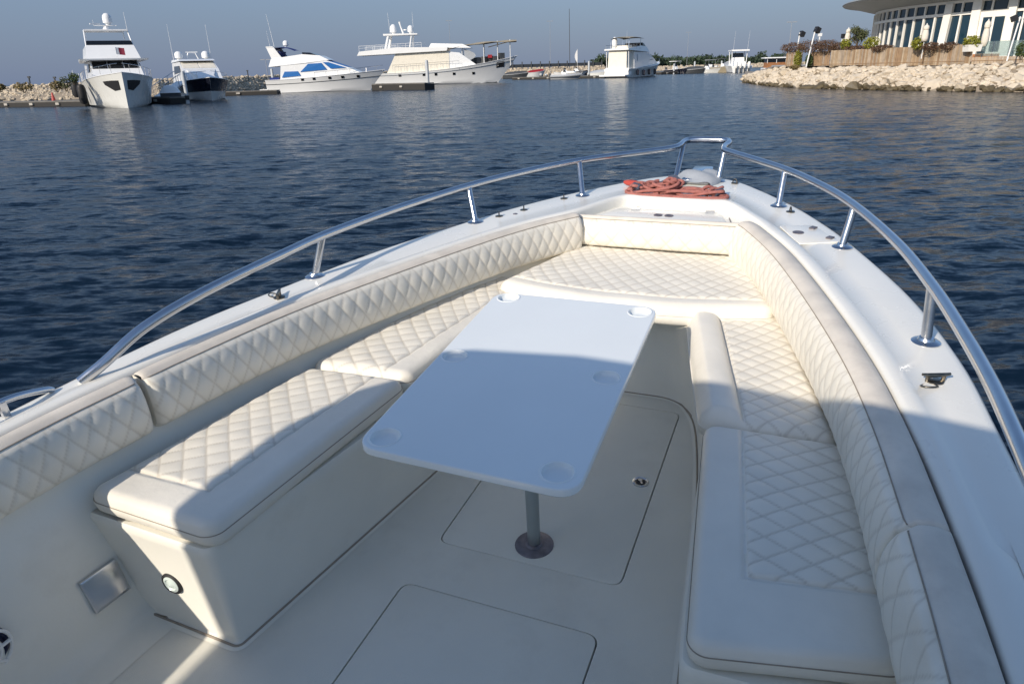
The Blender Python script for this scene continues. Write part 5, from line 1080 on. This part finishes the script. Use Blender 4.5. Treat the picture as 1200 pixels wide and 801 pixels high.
# solid white doorway bay
da0 = math.atan2(at_depth(1150, 40, 59).y - BC.y, at_depth(1150, 40, 59).x - BC.x)
def bay(px0, px1, z0, z1, m, nm, dr):
    a0_, a1_ = [next(an for an in np.linspace(toward - R(80), toward + R(60), 3000) if (lambda w: CX + F * (WCAM.T @ np.array([w[0], w[1], w[2] - CAM_H]))[0] / (WCAM.T @ np.array([w[0], w[1], w[2] - CAM_H]))[2])((BC.x + RB * math.cos(an), BC.y + RB * math.sin(an), 4.0)) > px) for px in (px0, px1)]
    return arc_strip(RB - .1, RB + dr, a0_, a1_, z0, z1, 2).build(nm, m, bd, 0)
bay(1139, 1187, Z0, 5.75, 'bwall', 'door_wall', .20); bay(1150, 1160, 2.4, 5.3, 'bglass', 'door_pane', .24); bay(1163.5, 1175, 2.5, 5.3, 'bglass', 'door_pane', .24); bay(1139, 1187, Z0, 2.35, 'teak', 'door_step', .26); bay(1136, 1146, Z0, Z1, 'bwall', 'pier', .36); bay(1178, 1187, Z0, Z1, 'bwall', 'pier', .36)
rf = MB(); n = 96; pr = [(RB - 2, Z1 + .02), (RB + .4, Z1 + .02), (RR - .9, Z1 + .62), (RR - .1, Z1 + .72), (RR, Z1 + .82), (RR - .15, Z1 + .95), (RB, Z1 + 1.5), (.5, Z1 + 2.2)]
V_ = [cpt(r_, 2 * math.pi * k / n, z) for r_, z in pr for k in range(n)]; rf.add(V_, [(i * n + k, i * n + (k + 1) % n, (i + 1) * n + (k + 1) % n, (i + 1) * n + k) for i in range(len(pr) - 1) for k in range(n)]); rf.build('roof', 'soffit', bd, 30)

# ------------------------------------------------------------------ far shore
far = MB(); r5 = np.random.default_rng(11)
pa, pb2 = at_depth(697, 78, 330), at_depth(930, 74, 420)
for k in range(70):
    t = k / 69 + r5.normal(0, .006); c = pa.lerp(pb2, t); h = r5.uniform(3.4, 5.4) * (.75 + .5 * noise.noise((k * .21, 0, 0)) + .2); wv = r5.uniform(2.2, 4.5); leaves(far, (c.x, c.y + r5.uniform(-6, 6), 1.2 + h * .5), np.array((wv, wv, h * .62)), 300, .75, .2, k)
fo = far.build('tree_belt', 'far', None, 0, fixn=False); tag(fo, 'hazy belt of low trees along the far shore', 'trees', None, 'stuff')
sh = MB(); sh.grid([[(p.x, p.y - 16, -.3), (p.x, p.y - 10, 1.5), (p.x, p.y + 40, 1.6)] for p in (at_depth(560, 80, 250), at_depth(640, 80, 280), pa, pa.lerp(pb2, .5), pb2, at_depth(1100, 70, 470))]); so_ = sh.build('far_shore', 'concrete', None, 20); so_['kind'] = 'structure'
pts = []
for k in range(1500):
    t = random.random(); p = pa.lerp(pb2, t * 1.1 - .05); f_ = random.random(); pts.append((p.x, p.y - 17 + 7 * f_, -.2 + 1.9 * f_, random.uniform(.4, .8)))
fr = scatter_rocks('far_rubble', 'pale rubble edge of the far shore below the trees', 'rocks', pts)
# long low wall and kiosk on the breakwater beyond the small boats
o = empty('low_wall', at_depth(590, 78, 175), 0, 'long low red-brown screen wall on the breakwater behind the small boats', 'wall'); q0 = at_depth(590, 78, 175); q1 = at_depth(705, 78, 185); d_ = q1 - q0
MB().box((d_.x / 2, d_.y / 2, 0), (Vector((d_.x, d_.y, 0)).length, .3, .7), math.atan2(d_.y, d_.x)).build('wall_panel', 'dkgrey', o)
for k in range(12): MB().box((d_.x * k / 11, d_.y * k / 11 - .2, .1), (.25, .2, 1.6)).build('wall_post', 'dkgrey', o)
# dry plants and stakes on the left breakwater
for px, py, d, w, h, m, lb in ((27, 101.5, 64, 1.7, .7, 'leafd', 'dry yellow tuft on the rocks near the leaning stake'), (66, 100.5, 66, 1.2, .8, 'leafd', 'dry grass tuft on the rocks beside the black fender'), (76, 97.5, 66, 1.0, 1.1, 'leafo', 'sparse olive shrub on the rocks by the flagged yacht'), (86, 91.5, 67, .9, .9, 'leaf', 'green shrub just left of the flagged yacht bow'), (0, 102, 63, .9, .5, 'leafd', 'dry tuft at the left edge of the rocks')): bush(px, py, d, w, h, m, lb, 260, .11, 'rock_plant')
for px, py0, py1, d, lb in ((35, 101, 90.5, 65, 'dark leaning stake on the left rocks'), (65, 100, 91, 67, 'dark upright stake beside the dry grass tuft'), (291, 90.5, 83, 92, 'dark short stake on the rocks right of the navy cruiser')):
    a_, b_ = at_depth(px, py0, d), at_depth(px - 1.2, py1, d); o = empty('stake', a_, 0, lb, 'stake'); v = b_ - a_; MB().tube([(0, 0, -.4), tuple(v)], .07, 6).build('stake_post', 'dkgrey', o); MB().box((v.x, v.y, v.z), (.2, .16, .14)).build('stake_cap', 'dkgrey', o)
